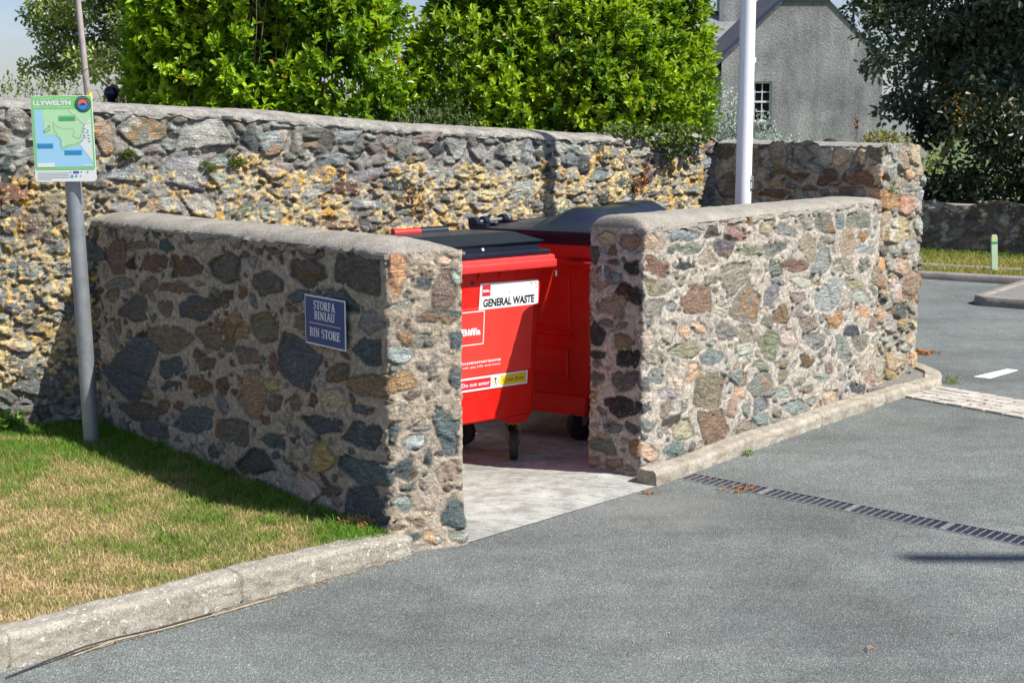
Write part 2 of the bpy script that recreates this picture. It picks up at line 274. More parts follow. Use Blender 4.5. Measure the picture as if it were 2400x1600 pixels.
RW_ST='300,1286,89,6,-1,49,I;26,1199,51,4,-1,53,D;162,1235,35,3,0,26,U;163,1167,42,3,0,13,R;323,1148,61,-3,11,52,K;298,1021,94,-24,25,45,K;54,762,68,-11,24,53,K;247,747,84,4,4,43,U;63,644,80,10,0,24,K;312,659,82,-1,11,54,K;72,509,56,-4,11,33,P;279,511,91,13,-1,59,P;275,371,126,19,-1,54,K;106,126,109,12,4,45,G;333,262,54,-2,9,27,B;342,145,49,9,-1,48,U;41,15,52,9,0,28,T;187,30,72,13,-1,33,T;473,1375,121,-14,3,20,L;476,1288,117,-14,7,56,A;508,1156,123,-11,-1,50,E;823,1305,155,-6,-4,32,C;876,1232,112,-8,-1,30,G;687,1241,59,-4,-1,21,G;779,1149,135,-11,-1,32,B;540,1027,143,-14,-1,47,V;477,919,121,-1,-14,43,V;929,913,154,-9,-18,89,U;644,772,88,-11,-2,59,W;833,755,61,-7,-2,44,A;998,746,89,-11,-2,42,W;434,777,92,-2,-18,54,W;494,653,123,-11,-8,46,V;827,652,176,-10,-11,39,V;1111,1297,95,-6,-2,38,D;1416,1276,149,-37,25,35,I;1280,1357,131,-14,4,33,E;1560,1340,81,-5,-2,34,O;1045,1366,94,-6,-1,24,G;1750,1283,107,-7,-4,64,T;1244,1188,109,-8,-3,56,P;1524,1166,138,-11,-2,37,V;1842,1148,146,-11,-3,47,G;1054,1153,95,-8,-2,44,T;1373,1031,191,28,-75,84,M;1081,1024,74,-7,-1,25,G;1982,1250,136,-20,12,37,C;1963,1357,87,-5,-2,30,V;2244,1293,130,-8,-3,43,V;2269,1134,111,-11,4,88,T;2512,1252,150,-9,-5,65,M;2745,1269,57,-6,6,50,C;3033,1271,178,-10,-6,62,G;2851,1358,72,-4,-1,16,C;3089,1138,90,-6,-3,36,O;2842,1129,114,-17,24,74,T;2547,1146,96,-7,-2,25,M;3112,1051,136,-10,-3,33,L;2504,1004,120,-25,46,87,C;2826,977,144,-12,-5,65,V;3092,941,105,-9,-4,43,G;1861,1028,79,-7,-3,53,G;2122,1024,165,-28,13,41,E;1915,940,99,-9,-2,24,C;2207,907,141,-4,-16,44,W;2406,884,54,-5,-1,9,O;2630,791,182,-18,-8,99,L;2970,822,148,-14,-4,46,T;3051,742,180,-18,-4,46,L;1237,875,93,-27,35,49,W;1552,853,184,-35,32,105,M;2188,817,117,-12,-2,31,M;1979,724,107,-12,-5,73,U;2331,628,147,-17,-4,57,M;2701,604,114,11,-65,66,O;3122,615,99,-11,-5,57,A;1784,704,67,-8,-2,36,G;1278,706,131,-28,15,49,G;1527,664,125,-4,-21,54,M;2078,548,109,-14,-5,71,W;1780,561,139,-30,25,79,V;1511,544,113,6,-42,61,W;1143,570,119,-16,-2,48,C;2448,488,176,-37,13,42,G;2939,504,133,-16,-3,40,B;2322,391,114,-16,-3,41,D;2847,384,124,-16,-8,93,L;3127,388,114,-10,-15,52,V;914,513,93,-14,-2,61,A;712,504,90,-13,-2,55,W;1449,406,102,-24,12,39,C;1716,433,108,-15,-2,33,V;1974,409,101,-14,-2,34,T;1129,397,182,-45,33,107,M;1455,300,69,-11,-2,47,A;1747,308,158,13,-65,75,G;675,423,89,-14,-1,22,L;700,265,90,-11,-7,37,D;823,200,125,3,-41,65,T;1173,138,195,-7,-59,116,E;1724,89,109,-19,-2,37,C;2211,93,168,-13,-22,53,L;1553,178,41,-7,-2,42,G;458,270,76,-13,-1,32,L;471,132,115,-22,-1,46,A;432,514,66,-10,-1,48,P;445,384,66,-11,-1,38,B;3094,83,122,-19,-4,41,B;2549,238,112,-17,-2,33,L;2864,191,88,-13,-3,33,C;2310,191,94,-15,-2,26,G;2022,236,115,-18,-2,37,L;3103,1139,86,-6,-3,33,O;3100,938,108,-9,-4,47,G'
TW_ST='9648,902,84,-7,-6,63,A;9965,1129,199,-13,-6,59,T;9632,1189,105,-7,-9,91,I;9703,791,147,-14,-4,44,I;9805,675,63,-11,12,37,B;9961,718,94,-13,10,92,L;10173,717,130,-3,-50,98,M;10343,711,50,-5,-11,97,O;9426,609,97,-11,-5,53,A;9683,547,124,-14,-6,59,A;9904,487,117,-14,-9,90,L;10104,469,78,-9,-4,38,Y;10314,429,75,-9,-5,41,A;9661,418,90,-11,-4,39,L;10290,309,81,-10,-7,65,A;10344,153,63,-9,-10,89,A;10086,194,177,-11,-29,59,T;9693,209,125,-18,-10,100,L;9942,108,106,-15,-3,31,Y;9672,74,125,-19,-4,40,A;10128,15,154,15,-65,54,V;10013,890,118,-10,-7,65,A;10296,917,61,-5,-6,51,L;10300,553,99,-11,-5,41,L;9834,377,104,-13,-3,30,G;8645,1670,93,2,-4,91,M;8771,1685,42,1,-3,72,B;8912,1665,90,2,-3,65,G;9112,1682,74,34,-50,60,L;9305,1698,84,-7,13,97,A;9376,1666,30,-3,13,74,N;9467,1645,37,1,-3,57,T;9159,1513,102,4,-2,47,R;9421,1524,158,6,-3,63,R;8853,1508,99,4,-2,36,N;8659,1531,93,3,-1,15,U;8637,1450,77,3,-1,21,T;8806,1433,58,3,-1,18,P;8971,1429,65,3,-1,21,P;9442,1410,143,7,-2,34,N;8657,1372,119,6,-2,37,N;9617,1696,92,-2,-8,84,N;9843,1702,68,-2,-7,68,B;10009,1687,98,-2,-10,92,M;10206,1694,130,-3,-10,94,T;9633,1534,79,-3,-6,62,O;10123,1539,85,-3,-4,35,A;10296,1533,73,-3,-5,47,O;9832,1543,109,-4,-6,57,L;9755,1376,210,-10,-8,80,O;10190,1319,166,-9,-7,65,I;10206,1436,145,-6,-4,35,L;9693,1185,107,-7,-10,98,A;9966,1179,196,-12,-7,65,T;10308,1170,74,-5,-7,66,L;3344,1860,129,-1,4,93,G;3719,1857,192,-2,4,105,L;4012,1814,64,-1,2,71,B;3195,1948,63,0,1,34,L;2630,1921,73,0,4,76,G;3099,1842,71,0,4,97,T;3535,1609,150,-29,20,93,L;3185,1607,142,-3,2,54,L;3855,1562,106,-3,2,71,L;3277,1467,139,3,0,35,C;3436,1412,131,-16,6,45,L;3672,1404,102,-62,33,52,L;3884,1459,90,-3,1,36,L;3205,1390,94,-3,2,35,L;3092,1481,47,-1,1,29,M;2562,1509,104,-11,8,58,E;2743,1429,107,-2,3,63,T;2529,1404,60,-1,3,53,P;2525,1326,59,10,-7,62,G;2644,1314,65,-1,4,68,M;2770,1233,70,-2,4,78,G;2542,1644,46,-19,25,63,B;2602,1749,114,10,-1,43,L;2731,1565,56,-1,2,39,L;2537,1209,60,-2,3,58,L;2985,1198,43,-1,2,40,G;3849,1367,42,-1,1,31,L;2648,1034,195,-6,3,64,C;2792,920,103,-13,7,49,C;2527,850,87,-11,10,73,C;2769,841,92,-21,12,54,C;2560,600,112,1,0,60,T;2471,674,56,-2,2,40,L;2602,327,122,-14,5,45,G;2567,198,70,-4,2,30,V;2670,171,43,-3,2,46,D;2676,665,70,-3,1,20,G;2979,873,52,-2,3,60,B;2794,368,43,-2,4,91,G;2997,631,29,-1,2,40,B;4150,1802,109,4,-2,77,C;4164,1905,114,-1,1,20,L;4320,1811,39,0,2,72,G;4428,1893,112,-1,0,18,L;4166,1611,120,-2,1,41,L;4488,1568,119,-3,1,53,L;4355,1644,56,-1,1,26,G;4279,1697,39,-1,1,31,G;4367,1696,42,-15,8,19,G;4649,1495,100,-3,1,43,R;4805,1571,108,-3,1,43,L;5023,1609,91,12,-7,38,L;5083,1520,124,-3,1,49,B;5271,1559,69,-2,0,44,C;4328,1477,195,-5,2,68,L;4142,1337,77,-3,2,68,C;4425,1305,90,-3,2,69,G;4875,1450,48,-1,1,32,L;4825,1376,108,-4,1,43,C;5142,1233,169,-7,1,66,G;5357,1324,51,-2,0,33,C;5524,1217,65,-3,0,68,C;5669,1392,112,-4,0,37,L;5709,1323,93,-3,0,40,L;5883,1476,101,-3,0,80,L;5709,1504,60,-2,0,45,P;4632,1254,94,-4,1,38,E;4810,1225,66,-3,1,38,P;5074,1749,48,-25,47,70,G;4760,1742,31,-16,37,55,G;4976,1750,27,13,-36,56,G;5323,1723,53,-18,18,41,B;5464,1776,78,-26,36,83,C;5606,1786,34,16,-64,97,G;5697,1684,117,-20,9,44,L;5856,1693,60,-1,0,68,B;4503,1757,53,-19,35,83,P;5424,1655,45,-1,0,22,L;5683,1583,112,-11,2,22,G;6080,1711,44,-7,23,101,C;6214,1651,42,11,-36,77,B;6380,1683,43,11,-34,72,C;6613,1667,47,-1,-1,106,B;6763,1676,48,-1,-1,78,D;6967,1593,74,-2,-1,48,R;7266,1617,42,-1,-1,31,B;6066,1448,148,-5,0,63,L;6382,1519,84,-2,0,35,C;6774,1508,88,-8,4,36,C;7019,1440,165,5,-5,34,B;6491,1410,107,-18,8,35,G;6111,1342,89,-4,0,41,G;6792,1339,56,-2,-1,54,B;7218,1483,110,-3,-1,28,B;7545,1499,88,-2,-1,31,C;7778,1390,144,-5,-1,45,L;7548,1360,114,-4,-1,25,G;7628,1672,79,-1,-1,50,B;7771,1631,63,-1,-2,57,T;8081,1681,101,2,-3,76,D;8406,1676,44,1,-3,86,G;8090,1415,139,6,-3,76,P'

# ------------------------------------------------------------------ rubble stone walls
CODE = dict(D=(.095, .086, .062), B=(.072, .095, .098), G=(.19, .20, .165), K=(.038, .038, .036), N=(.15, .112, .070), R=(.16, .085, .052), U=(.24, .15, .07),
            O=(.40, .20, .07), T=(.36, .285, .175), Y=(.32, .24, .075), P=(.135, .122, .122), L=(.30, .32, .285), C=(.215, .26, .25), I=(.36, .22, .16), A=(.50, .35, .20),
            W=(.50, .44, .32), E=(.26, .135, .085), M=(.24, .20, .145), V=(.28, .28, .185))
def P(u, path, cum):
    x = np.interp(u, cum, path[:, 0]); y = np.interp(u, cum, path[:, 1]); return np.stack([x, y], -1)
def masonry(name, path, zb, zt, stones, seed, du=.007, mat='stone', parent=None, style='point', u_off=0.0, fillmix='GNTBLVM', mortar=(.36, .325, .27), flare=0, fill=2600,
            urange=None, rmin=.012, shade_mortar=None, bright=1.0, grow=1.1):
    path = np.array(path, float); seg = np.linalg.norm(np.diff(path, axis=0), axis=1); cum = np.concatenate([[0], np.cumsum(seg)]); Ltot = cum[-1]
    rng = np.random.default_rng(seed)
    nu = int(Ltot / du); nv = int(1.0 * zt(np.array([Ltot / 2]))[0] / du) + 4
    u = np.linspace(0, Ltot, nu); top = zt(u); t = np.linspace(0, 1, nv)
    U = np.repeat(u[:, None], nv, 1); Z = zb + (top[:, None] - zb) * t[None, :]
    wu = U + (fbm(U, Z, .09, seed, 3) - .5) * .028 + (fbm(U, Z, .022, seed + 5, 2) - .5) * .007
    wz = Z + (fbm(U, Z, .09, seed + 9, 3) - .5) * .028 + (fbm(U, Z, .022, seed + 14, 2) - .5) * .007
    D = np.full(U.shape, .30); ID = np.full(U.shape, -1, int); QX = np.zeros(U.shape); QY = np.zeros(U.shape)
    cols = []; tilt = []; hs = []; fac = []; grow = grow if style == 'point' else 1.26
    def put(c, a, b, code, jitter=.16):
        Mx = np.array([[a[0], b[0]], [a[1], b[1]]]); det = np.linalg.det(Mx)
        if abs(det) < 1e-7: return
        r = max(np.hypot(*a), np.hypot(*b)) * 1.5 + .12
        i0 = max(0, int((c[0] - r) / du)); i1 = min(nu, int((c[0] + r) / du) + 2)
        zt_ = top[min(max(i0, 0), nu - 1)]
        j0 = max(0, int((c[1] - r - zb) / (zt_ - zb) * (nv - 1))); j1 = min(nv, int((c[1] + r - zb) / (zt_ - zb) * (nv - 1)) + 2)
        if i1 <= i0 or j1 <= j0: return
        dx = wu[i0:i1, j0:j1] - c[0]; dz = wz[i0:i1, j0:j1] - c[1]; inv = np.linalg.inv(Mx)
        qx = inv[0, 0] * dx + inv[0, 1] * dz; qy = inv[1, 0] * dx + inv[1, 1] * dz
        p = rng.uniform(3.0, 8.0); d = (np.abs(qx) ** p + np.abs(qy) ** p) ** (1 / p) - grow
        for k in range(5):
            an = rng.uniform(0, 2 * math.pi); d = np.maximum(d, qx * math.cos(an) + qy * math.sin(an) - rng.uniform(.70, 1.02))
        sc_ = min(np.hypot(*a), np.hypot(*b)); sc_ = sc_ * .75 + .25 * math.sqrt(abs(det)); d = d * sc_
        idx = len(cols); win = d < D[i0:i1, j0:j1]
        D[i0:i1, j0:j1][win] = d[win]; ID[i0:i1, j0:j1][win] = idx
        QX[i0:i1, j0:j1][win] = (qx * np.hypot(*a))[win]; QY[i0:i1, j0:j1][win] = (qy * np.hypot(*b))[win]
        base = (np.array(CODE[code]) * .70 + .30 * np.mean(CODE[code])) * bright * rng.uniform(.82, 1.2) * (1 + rng.uniform(-.08, .08, 3)); cols.append(base)
        tilt.append(rng.normal(0, .10, 2)); hs.append(rng.uniform(.5, 1.25)); fac.append(list(rng.uniform(0, 2 * math.pi, 2)) + list(rng.uniform(-.2, .6, 2) * sc_))
    ns = 0; 
    for s in stones.split(';'):
        s = s.split(','); f_ = [float(x) / 1000 for x in s[:6]]
        put((f_[0] + u_off, f_[1]), (f_[2], f_[3]), (f_[4], f_[5]), s[6]); ns += 1
    gap = .010 if style == 'point' else .004
    ii = rng.integers(0, nu, fill); jj = rng.integers(0, nv, fill)
    for i, j in zip(ii, jj):
        d = D[i, j]
        if d < gap + rmin: continue
        r = (d - gap) * rng.uniform(.85, 1.1); r = min(r, .085); el = rng.uniform(1.0, 2.1) * (1 if style == 'point' else 1.35); an = rng.normal(0, .18)
        if Z[i, j] < .02 + r * .3: continue
        a = (r * el * math.cos(an), r * el * math.sin(an)); b = (-r * .9 * math.sin(an), r * .9 * math.cos(an))
        put((U[i, j], Z[i, j]), a, b, fillmix[rng.integers(len(fillmix))])
    cols = np.array(cols); tilt = np.array(tilt); hs = np.array(hs); fac = np.array(fac)
    inside = sm(-D, -.002, .003); t_ = np.clip(-D / (.006 if style == 'point' else .010), 0, 1)
    facet = sum(np.maximum(0, QX * np.cos(fac[ID, k]) + QY * np.sin(fac[ID, k]) - fac[ID, 2 + k]) for k in (0, 1))
    prof = 1 - (1 - t_) ** 2.2
    strat = fbm(QX, QY * 4.5 + ID * .37, .055, seed + 33, 4) - .5
    rough = fbm(U, Z, .05, seed + 3, 4) - .5
    if style == 'point': H = .001 + prof * hs[ID] * .0065 + (tilt[ID, 0] * QX + tilt[ID, 1] * QY) * t_ * .6 - np.minimum(facet * .42, .009) + strat * .011 * t_ + rough * .006
    else: H = .004 + prof * hs[ID] * .009 + (tilt[ID, 0] * QX + tilt[ID, 1] * QY) * t_ * .8 - np.minimum(facet * .36, .014) + strat * .020 * t_ + rough * .007
    mfb = fbm(U, Z, .035, seed + 50, 4) - .5; mlow = fbm(U, Z, .16, seed + 51, 3) - .5
    if style == 'point': Hm = .003 + mfb * .013 + mlow * .018
    else: Hm = -.008 + mfb * .026 + mlow * .016
    stone_m = np.where((ID >= 0), inside, 0.0)
    if style == 'point':   # mortar smeared over some stone edges
        stone_m = stone_m * (1 - sm(mfb + .6 * mlow - np.clip(-D, 0, .05) * 9, .10, .15))
    Hf = H * stone_m + Hm * (1 - stone_m)
    Hf = Hf - np.exp(-((D - .003) / .0045) ** 2) * (.009 if style == 'point' else .012) * sm(fbm(U, Z, .08, seed + 52, 3), .36, .60)
    mc = np.array(mortar)[None, None, :] * (.86 + .30 * fbm(U, Z, .12, seed + 60, 4)[..., None])
    mc = mc * np.stack([1 + .08 * mlow, 1 + 0 * mlow, 1 - .12 * mlow], -1)
    sc3 = cols[ID] * (.82 + .36 * fbm(QX + ID * 1.7, QY * 3 - ID, .04, seed + 70, 4)[..., None])
    # iron staining across part of some stones
    st = sm(fbm(QX + ID * 2.3, QY + ID, .07, seed + 77, 3), .54, .66) * ((ID * 7919) % 5 == 0)
    sc3 = sc3 * (1 - st[..., None] * .6) + np.array((.36, .19, .07)) * st[..., None] * .6 * (sc3.mean(-1, keepdims=True) * 3.5 + .2)
    col = mc * (1 - stone_m[..., None]) + sc3 * stone_m[..., None]
    if style == 'rubble': col = col * np.where(U > 7.97, np.where(U > 9.66, 1.12, 1.6), 1.0)[..., None] * np.where((U > 7.97)[..., None], np.array((1.06, .98, .88)), np.ones(3))  # light painted into the colour: return face lifted and warmed, pier slightly
    if style != 'point':
        reg = sm(Z, .12, .4) * (1 - sm(Z + (fbm(U, Z, .3, seed + 4, 3) - .5) * .5, 1.62, 1.74)) * np.where(U > 7.82, .0, 1.0) * (style == 'rubble')
        lich = .5 * fbm(U, Z, .30, seed + 80, 4) + .5 * fbm(U, Z, .07, seed + 86, 3) + (fbm(U, Z, .022, seed + 81, 4) - .5) * 1.05 + .06 * (1 - stone_m) - .055 * stone_m
        lm = sm(lich + (reg - 1) * .4, .514, .540); ln = fbm(U, Z, .012, seed + 83, 3)
        lc = np.array((.62, .42, .12)) * (1 - ln[..., None]) + np.array((.74, .66, .44)) * ln[..., None]
        hot = sm(fbm(U, Z, .10, seed + 85, 3), .54, .68)[..., None]; lc = lc * (1 - hot) + lc * np.array((1.05, .82, .42)) * hot
        col = col * (1 - lm[..., None]) + lc * lm[..., None]; Hf = Hf + lm * (.002 + .012 * (fbm(U, Z, .02, seed + 84, 3)))
        gm = sm(fbm(U, Z, .13, seed + 90, 4), .60, .66) * (1 - lm); col = col * (1 - gm[..., None] * .6) + np.array((.50, .50, .45)) * gm[..., None] * .6
    if flare: Hf = Hf + flare * np.clip(1 - (Z - zb) / .32, 0, 1) ** 2 * (.6 + .8 * fbm(U, Z, .2, seed + 95, 2))
    # positions
    ks = np.linspace(-.022, .022, 7)
    pts = np.mean([P(np.clip(u + k, 0, Ltot), path, cum) for k in ks], 0)
    e = .03; tg = np.mean([P(np.clip(u + k + e, 0, Ltot), path, cum) - P(np.clip(u + k - e, 0, Ltot), path, cum) for k in ks], 0); tg /= np.linalg.norm(tg, axis=1, keepdims=True)
    nrm = np.stack([tg[:, 1], -tg[:, 0]], -1)
    co = np.zeros((nu, nv, 3)); co[..., 0] = pts[:, None, 0] + nrm[:, None, 0] * Hf; co[..., 1] = pts[:, None, 1] + nrm[:, None, 1] * Hf; co[..., 2] = Z
    scv = np.stack([QX * 6 + ID * 3.1, QY * 34 + ID * 1.3, ID * .77 + U * 2], -1); mm = (1 - stone_m)[..., None]
    scv = scv * (1 - mm) + np.stack([U * 14, Z * 14, U * 0], -1) * mm
    colr = np.concatenate([np.clip(col, 0, .9), np.ones(U.shape + (1,))], -1)
    return np_mesh(name, co.reshape(-1, 3), grid_quads(nu, nv), mats=[M[mat]], parent=parent, smooth=True,
                   attrs=dict(Col=colr.reshape(-1, 4), sc=scv.reshape(-1, 3), mortar=1 - stone_m.ravel()))
def coping(name, pa, pb, zt, dome_, seed, mat='coping', parent=None, over=.006, drop=.03, hip0=0, hip1=0, step=.012, tilt=0, rag=.03):
    """mortar cap between two top lines pa (outer) and pb (inner), both polylines of equal count"""
    pa = np.array(pa, float); pb = np.array(pb, float); mid = (pa + pb) / 2
    seg = np.linalg.norm(np.diff(mid, axis=0), axis=1); cum = np.concatenate([[0], np.cumsum(seg)]); L = cum[-1]
    nu = int(L / step); u = np.linspace(0, L, nu); dome = (dome_(u) if callable(dome_) else dome_ + 0 * u)[:, None]; A = P(u, pa, cum); B = P(u, pb, cum)
    s = np.concatenate([np.linspace(-1, -1, 3), np.linspace(-1, 1, 34), np.linspace(1, 1, 3)]); nv = len(s)
    dz = np.zeros(nv); dz[:3] = [-1, -.66, -.33]; dz[-3:] = [-.33, -.66, -1]
    S = np.repeat(s[None, :], nu, 0); UU = np.repeat(u[:, None], nv, 1)
    w = (S + 1) / 2; W = np.linalg.norm(B - A, axis=1)[:, None]
    dirn = (B - A) / W
    X = A[:, None, 0] * (1 - w) + B[:, None, 0] * w; Y = A[:, None, 1] * (1 - w) + B[:, None, 1] * w
    n1 = fbm(X, Y, .10, seed, 4) - .5; n2 = fbm(X, Y, .35, seed + 3, 3) - .5; n3 = fbm(UU, dz[None, :] + S * .1, .045, seed + 8, 3) - .5
    cap = np.sqrt(np.clip(1 - np.abs(S) ** 2.6, 0, 1)); hip = np.ones(nu)
    if hip0: hip = hip * np.sqrt(np.clip(1 - np.clip(1 - u / hip0, 0, 1) ** 2, 0, 1))
    if hip1: hip = hip * np.sqrt(np.clip(1 - np.clip(1 - (L - u) / hip1, 0, 1) ** 2, 0, 1))
    ovr = (over + n3 * .012) * np.sign(S) * (np.abs(S) > .99)
    X = X + dirn[:, None, 0] * ovr; Y = Y + dirn[:, None, 1] * ovr
    rg = (fbm(UU + S * 5, UU * 0, .08, seed + 20, 4) - .45) * rag * 2
    Zc = zt(u)[:, None] + dome * cap * hip[:, None] + tilt * (w - .5) + n1 * .010 * cap + n2 * .012 * cap + (fbm(X, Y, .03, seed + 31, 3) - .5) * .006
    Zc = Zc + np.where(dz < 0, dz, 0)[None, :] * (drop + rg)
    co = np.stack([X, Y, Zc], -1).reshape(-1, 3); q = grid_quads(nu, nv)
    o = np_mesh(name, co, q, mats=[M[mat]], parent=parent, smooth=True)
    me = o.data
    bm_add_caps(me, nu, nv)
    return o
def bm_add_caps(me, nu, nv):
    import bmesh
    bm = bmesh.new(); bm.from_mesh(me); bm.verts.ensure_lookup_table()
    for base in (0, (nu - 1) * nv):
        try: bm.faces.new([bm.verts[base + k] for k in range(nv)])
        except Exception: pass
    bm.to_mesh(me); bm.free()

A0, A1, B1, B2 = (-2.75, 8.857), (-.553, 6.263), (-.222, 6.407), (-2.419, 9.001)
w1 = empty('low_stone_wall', (-1.5, 7.6, 0), 'low rubble stone wall, shaded side to the lawn, with the blue plaque fixed to it', 'stone wall', 'low walls of the bin store')
M_TW = None
def child_world(o, root): o.matrix_parent_inverse = Matrix.Translation(root.location).inverted()
zl = lambda u: np.interp(u, [0, 3.4, 3.8, 8], [1.322, 1.362, 1.365, 1.322]) + 0 * u
o = masonry('masonry', [A0, A1, B1, B2], -.03, lambda u: zl(u) + .008, LW_ST, 11, du=.0068, parent=w1, fillmix='GNTBDNRPB', mortar=(.45, .385, .30), bright=1.5, grow=1.16, flare=.035, fill=3000, rmin=.009); child_world(o, w1)
o = coping('coping', [A1, A0], [B1, B2], lambda u: np.interp(u, [0, 3.4], [1.362, 1.322]), .058, 3, parent=w1, hip0=.30, rag=.030, drop=.014, over=.011); child_world(o, w1)
D0, D1, E1, F1 = (2.286, 10.207), (.433, 7.904), (.712, 7.612), (2.572, 9.923)
w2 = empty('low_stone_wall', (1.5, 8.9, 0), 'low sunlit rubble stone wall with a kerb along its foot, in front of the flagpole', 'stone wall', 'low walls of the bin store')
o = masonry('masonry', [D0, D1, E1, F1], -.03, lambda u: np.interp(u, [0, 3.0, 3.36, 6.3], [1.36, 1.345, 1.358, 1.362]) + .008, RW_ST, 23, du=.0072, parent=w2, u_off=2.956, fillmix='GLTVLCMWGA',
            mortar=(.49, .445, .38), fill=3600, rmin=.009, bright=1.08, grow=1.16); child_world(o, w2)
o = coping('coping', [E1, F1], [D1, (2.293, 10.215)], lambda u: np.interp(u, [0, 2.96], [1.350, 1.362]), lambda u: np.interp(u, [0, 2.96], [.078, .032]), 7, parent=w2, hip0=.045, rag=.022, drop=.014, over=.006); child_world(o, w2)
TWP = [(-5.5, 8.2), (-4.2, 8.25), (-3.2, 8.40), (-2.4, 8.63), (-1.2, 9.3), (0, 10.05), (1.61, 11.3), (2.565, 9.915), (3.03, 10.49), (1.95, 12.05)]
w3 = empty('high_stone_wall', (-.5, 10, 0), 'high old rubble wall covered in orange lichen, turning forward to a pier on the right', 'stone wall')
ztw = lambda u: np.interp(u, [0, 1.3, 2.519, 3.08, 4.08, 4.99, 6.03, 6.63, 7.28, 7.8, 8.22, 9.52, 10.25, 12.3], [2.10, 2.08, 2.02, 1.99, 1.945, 1.865, 1.81, 1.775, 1.765, 1.762, 1.745, 1.75, 1.735, 1.74]) + np.where(u > 8.0, (vn(u, u * 0, .16, 77) - .5) * .06 + (vn(u, u * 0, .05, 78) - .5) * .03, 0)
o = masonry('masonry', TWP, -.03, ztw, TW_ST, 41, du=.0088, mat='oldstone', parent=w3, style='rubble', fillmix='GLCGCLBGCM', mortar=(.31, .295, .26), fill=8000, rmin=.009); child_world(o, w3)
def offs(pts, d):
    p = np.array(pts, float); t = np.gradient(p, axis=0); t /= np.linalg.norm(t, axis=1, keepdims=True); return p + np.stack([-t[:, 1], t[:, 0]], -1) * d
cp = TWP[:7]; o = coping('coping', cp, offs(cp, .46), lambda u: ztw(u) - .004, .05, 9, mat='oldcoping', parent=w3, drop=.008, tilt=.02, rag=.03); child_world(o, w3)
o = coping('coping', [(1.61, 11.3), (2.60, 9.93)], [(1.9, 12.0), (3.0, 10.49)], lambda u: 1.722 + 0 * u, .030, 13, mat='oldcoping', parent=w3, drop=.02, over=-.02, hip1=.1, rag=.01); child_world(o, w3)
mb = MB(); bp = [tuple(v) for v in offs(cp, .45)]
for (x0, y0), (x1, y1) in zip(bp, bp[1:]): mb.add([(x0, y0, 0), (x1, y1, 0), (x1, y1, 1.8), (x0, y0, 1.8)], [(0, 1, 2, 3)])
o = mb.build('back_face', M['coping'], w3); child_world(o, w3)

# ------------------------------------------------------------------ ground, drain slot, pad, kerbs, lawn
dr0 = Vector((.905, 7.575, 0)); dre = Vector((.7697, -.6384, 0)).normalized(); drn = Vector((-dre.y, dre.x, 0)); DW = .155; DL = 3.5   # near edge start, along, towards the far side
def dpt(a, b, z=0): v = dr0 + dre * a + drn * b; return (v.x, v.y, z)
mb = MB(); F = 400
def sheet_with_holes(name, outer, holes, z, mat):
    import bmesh
    bm = bmesh.new(); es = []
    for loop in [outer] + holes:
        vs = [bm.verts.new((p[0], p[1], z)) for p in loop]; es += [bm.edges.new((vs[i], vs[(i + 1) % len(vs)])) for i in range(len(vs))]
    bmesh.ops.triangle_fill(bm, use_beauty=True, use_dissolve=False, edges=es)
    for f_ in bm.faces:
        if f_.normal.z < 0: f_.normal_flip()
    me = bpy.data.meshes.new(name); bm.to_mesh(me); bm.free(); me.materials.append(mat); o = bpy.data.objects.new(name, me); C.objects.link(o); return o
padhole = [(-.215, 6.396), (.775, 7.412), (.60, 7.78), (2.42, 10.05), (1.75, 11.4), (-2.4, 8.92), (-.40, 6.42)]
tag(sheet_with_holes('road', [(-F, -F), (F, -F), (F, F), (-F, F)], [[dpt(0, 0)[:2], dpt(DL, 0)[:2], dpt(DL, DW)[:2], dpt(0, DW)[:2]], padhole], 0.0, M['asphalt']), kind='structure')
mb = MB(); z1 = -.13
mb.add([dpt(0, 0, z1), dpt(DL, 0, z1), dpt(DL, DW, z1), dpt(0, DW, z1), dpt(0, 0, -.004), dpt(DL, 0, -.004), dpt(DL, DW, -.004), dpt(0, DW, -.004)], [(0, 1, 2, 3), (0, 1, 5, 4), (1, 2, 6, 5), (2, 3, 7, 6), (3, 0, 4, 7)])
M['channel'] = simple('drain_channel_dirt', (.05, .048, .045), .9, var=.4, scale=20)
tag(mb.build('drain_channel', M['channel']), kind='structure')
M['grate'] = simple('worn_steel_grate', (.34, .33, .34), .45, .6, var=.3, scale=40)
M['plasticgrate'] = simple('dark_grate_slats', (.018, .022, .034), .45, var=.3, scale=30)
GL = .4985
def make_grate():
    root = empty('drain_grate', (0, 0, 0), '', 'drain grate'); 
    mb = MB()
    for (a, b) in (((0, 0, -.03), (GL, .008, .004)), ((0, DW - .008, -.03), (GL, DW, .004)), ((0, .0082, -.03), (.013, DW - .0082, .0035)), ((GL - .013, .0102, -.03), (GL, DW - .0102, .0035))): mb.box(a, b)
    mb.build('frame', M['grate'], root, bevel=.0015)
    mb = MB(); n = 12; p = (GL - .026) / n
    for k in range(1, n): x = .013 + k * p; mb.box((x - .0020, .0104, -.03), (x + .0020, DW - .0104, .0028))
    mb.build('bars', M['grate'], root)
    mb = MB()
    for k in range(n): x = .013 + k * p; mb.box((x + .0035, .0106, -.035), (x + p - .0035, DW - .0106, -.001))
    mb.build('slats', M['plasticgrate'], root); return root
def copy_tree(o, parent=None):
    c = o.copy(); C.objects.link(c); c.parent = parent
    for ch in [x for x in bpy.data.objects if x.parent == o and x != c]: copy_tree(ch, c)
    return c
gl = ['drain grate section meeting the kerb, with brown leaves lying on it', 'second drain grate section out from the kerb', 'third drain grate section out from the kerb, in the middle of the run',
      'fourth drain grate section out from the kerb', 'fifth drain grate section out from the kerb, next to the picture edge', 'sixth drain grate section, farthest from the kerb']
g0 = make_grate()
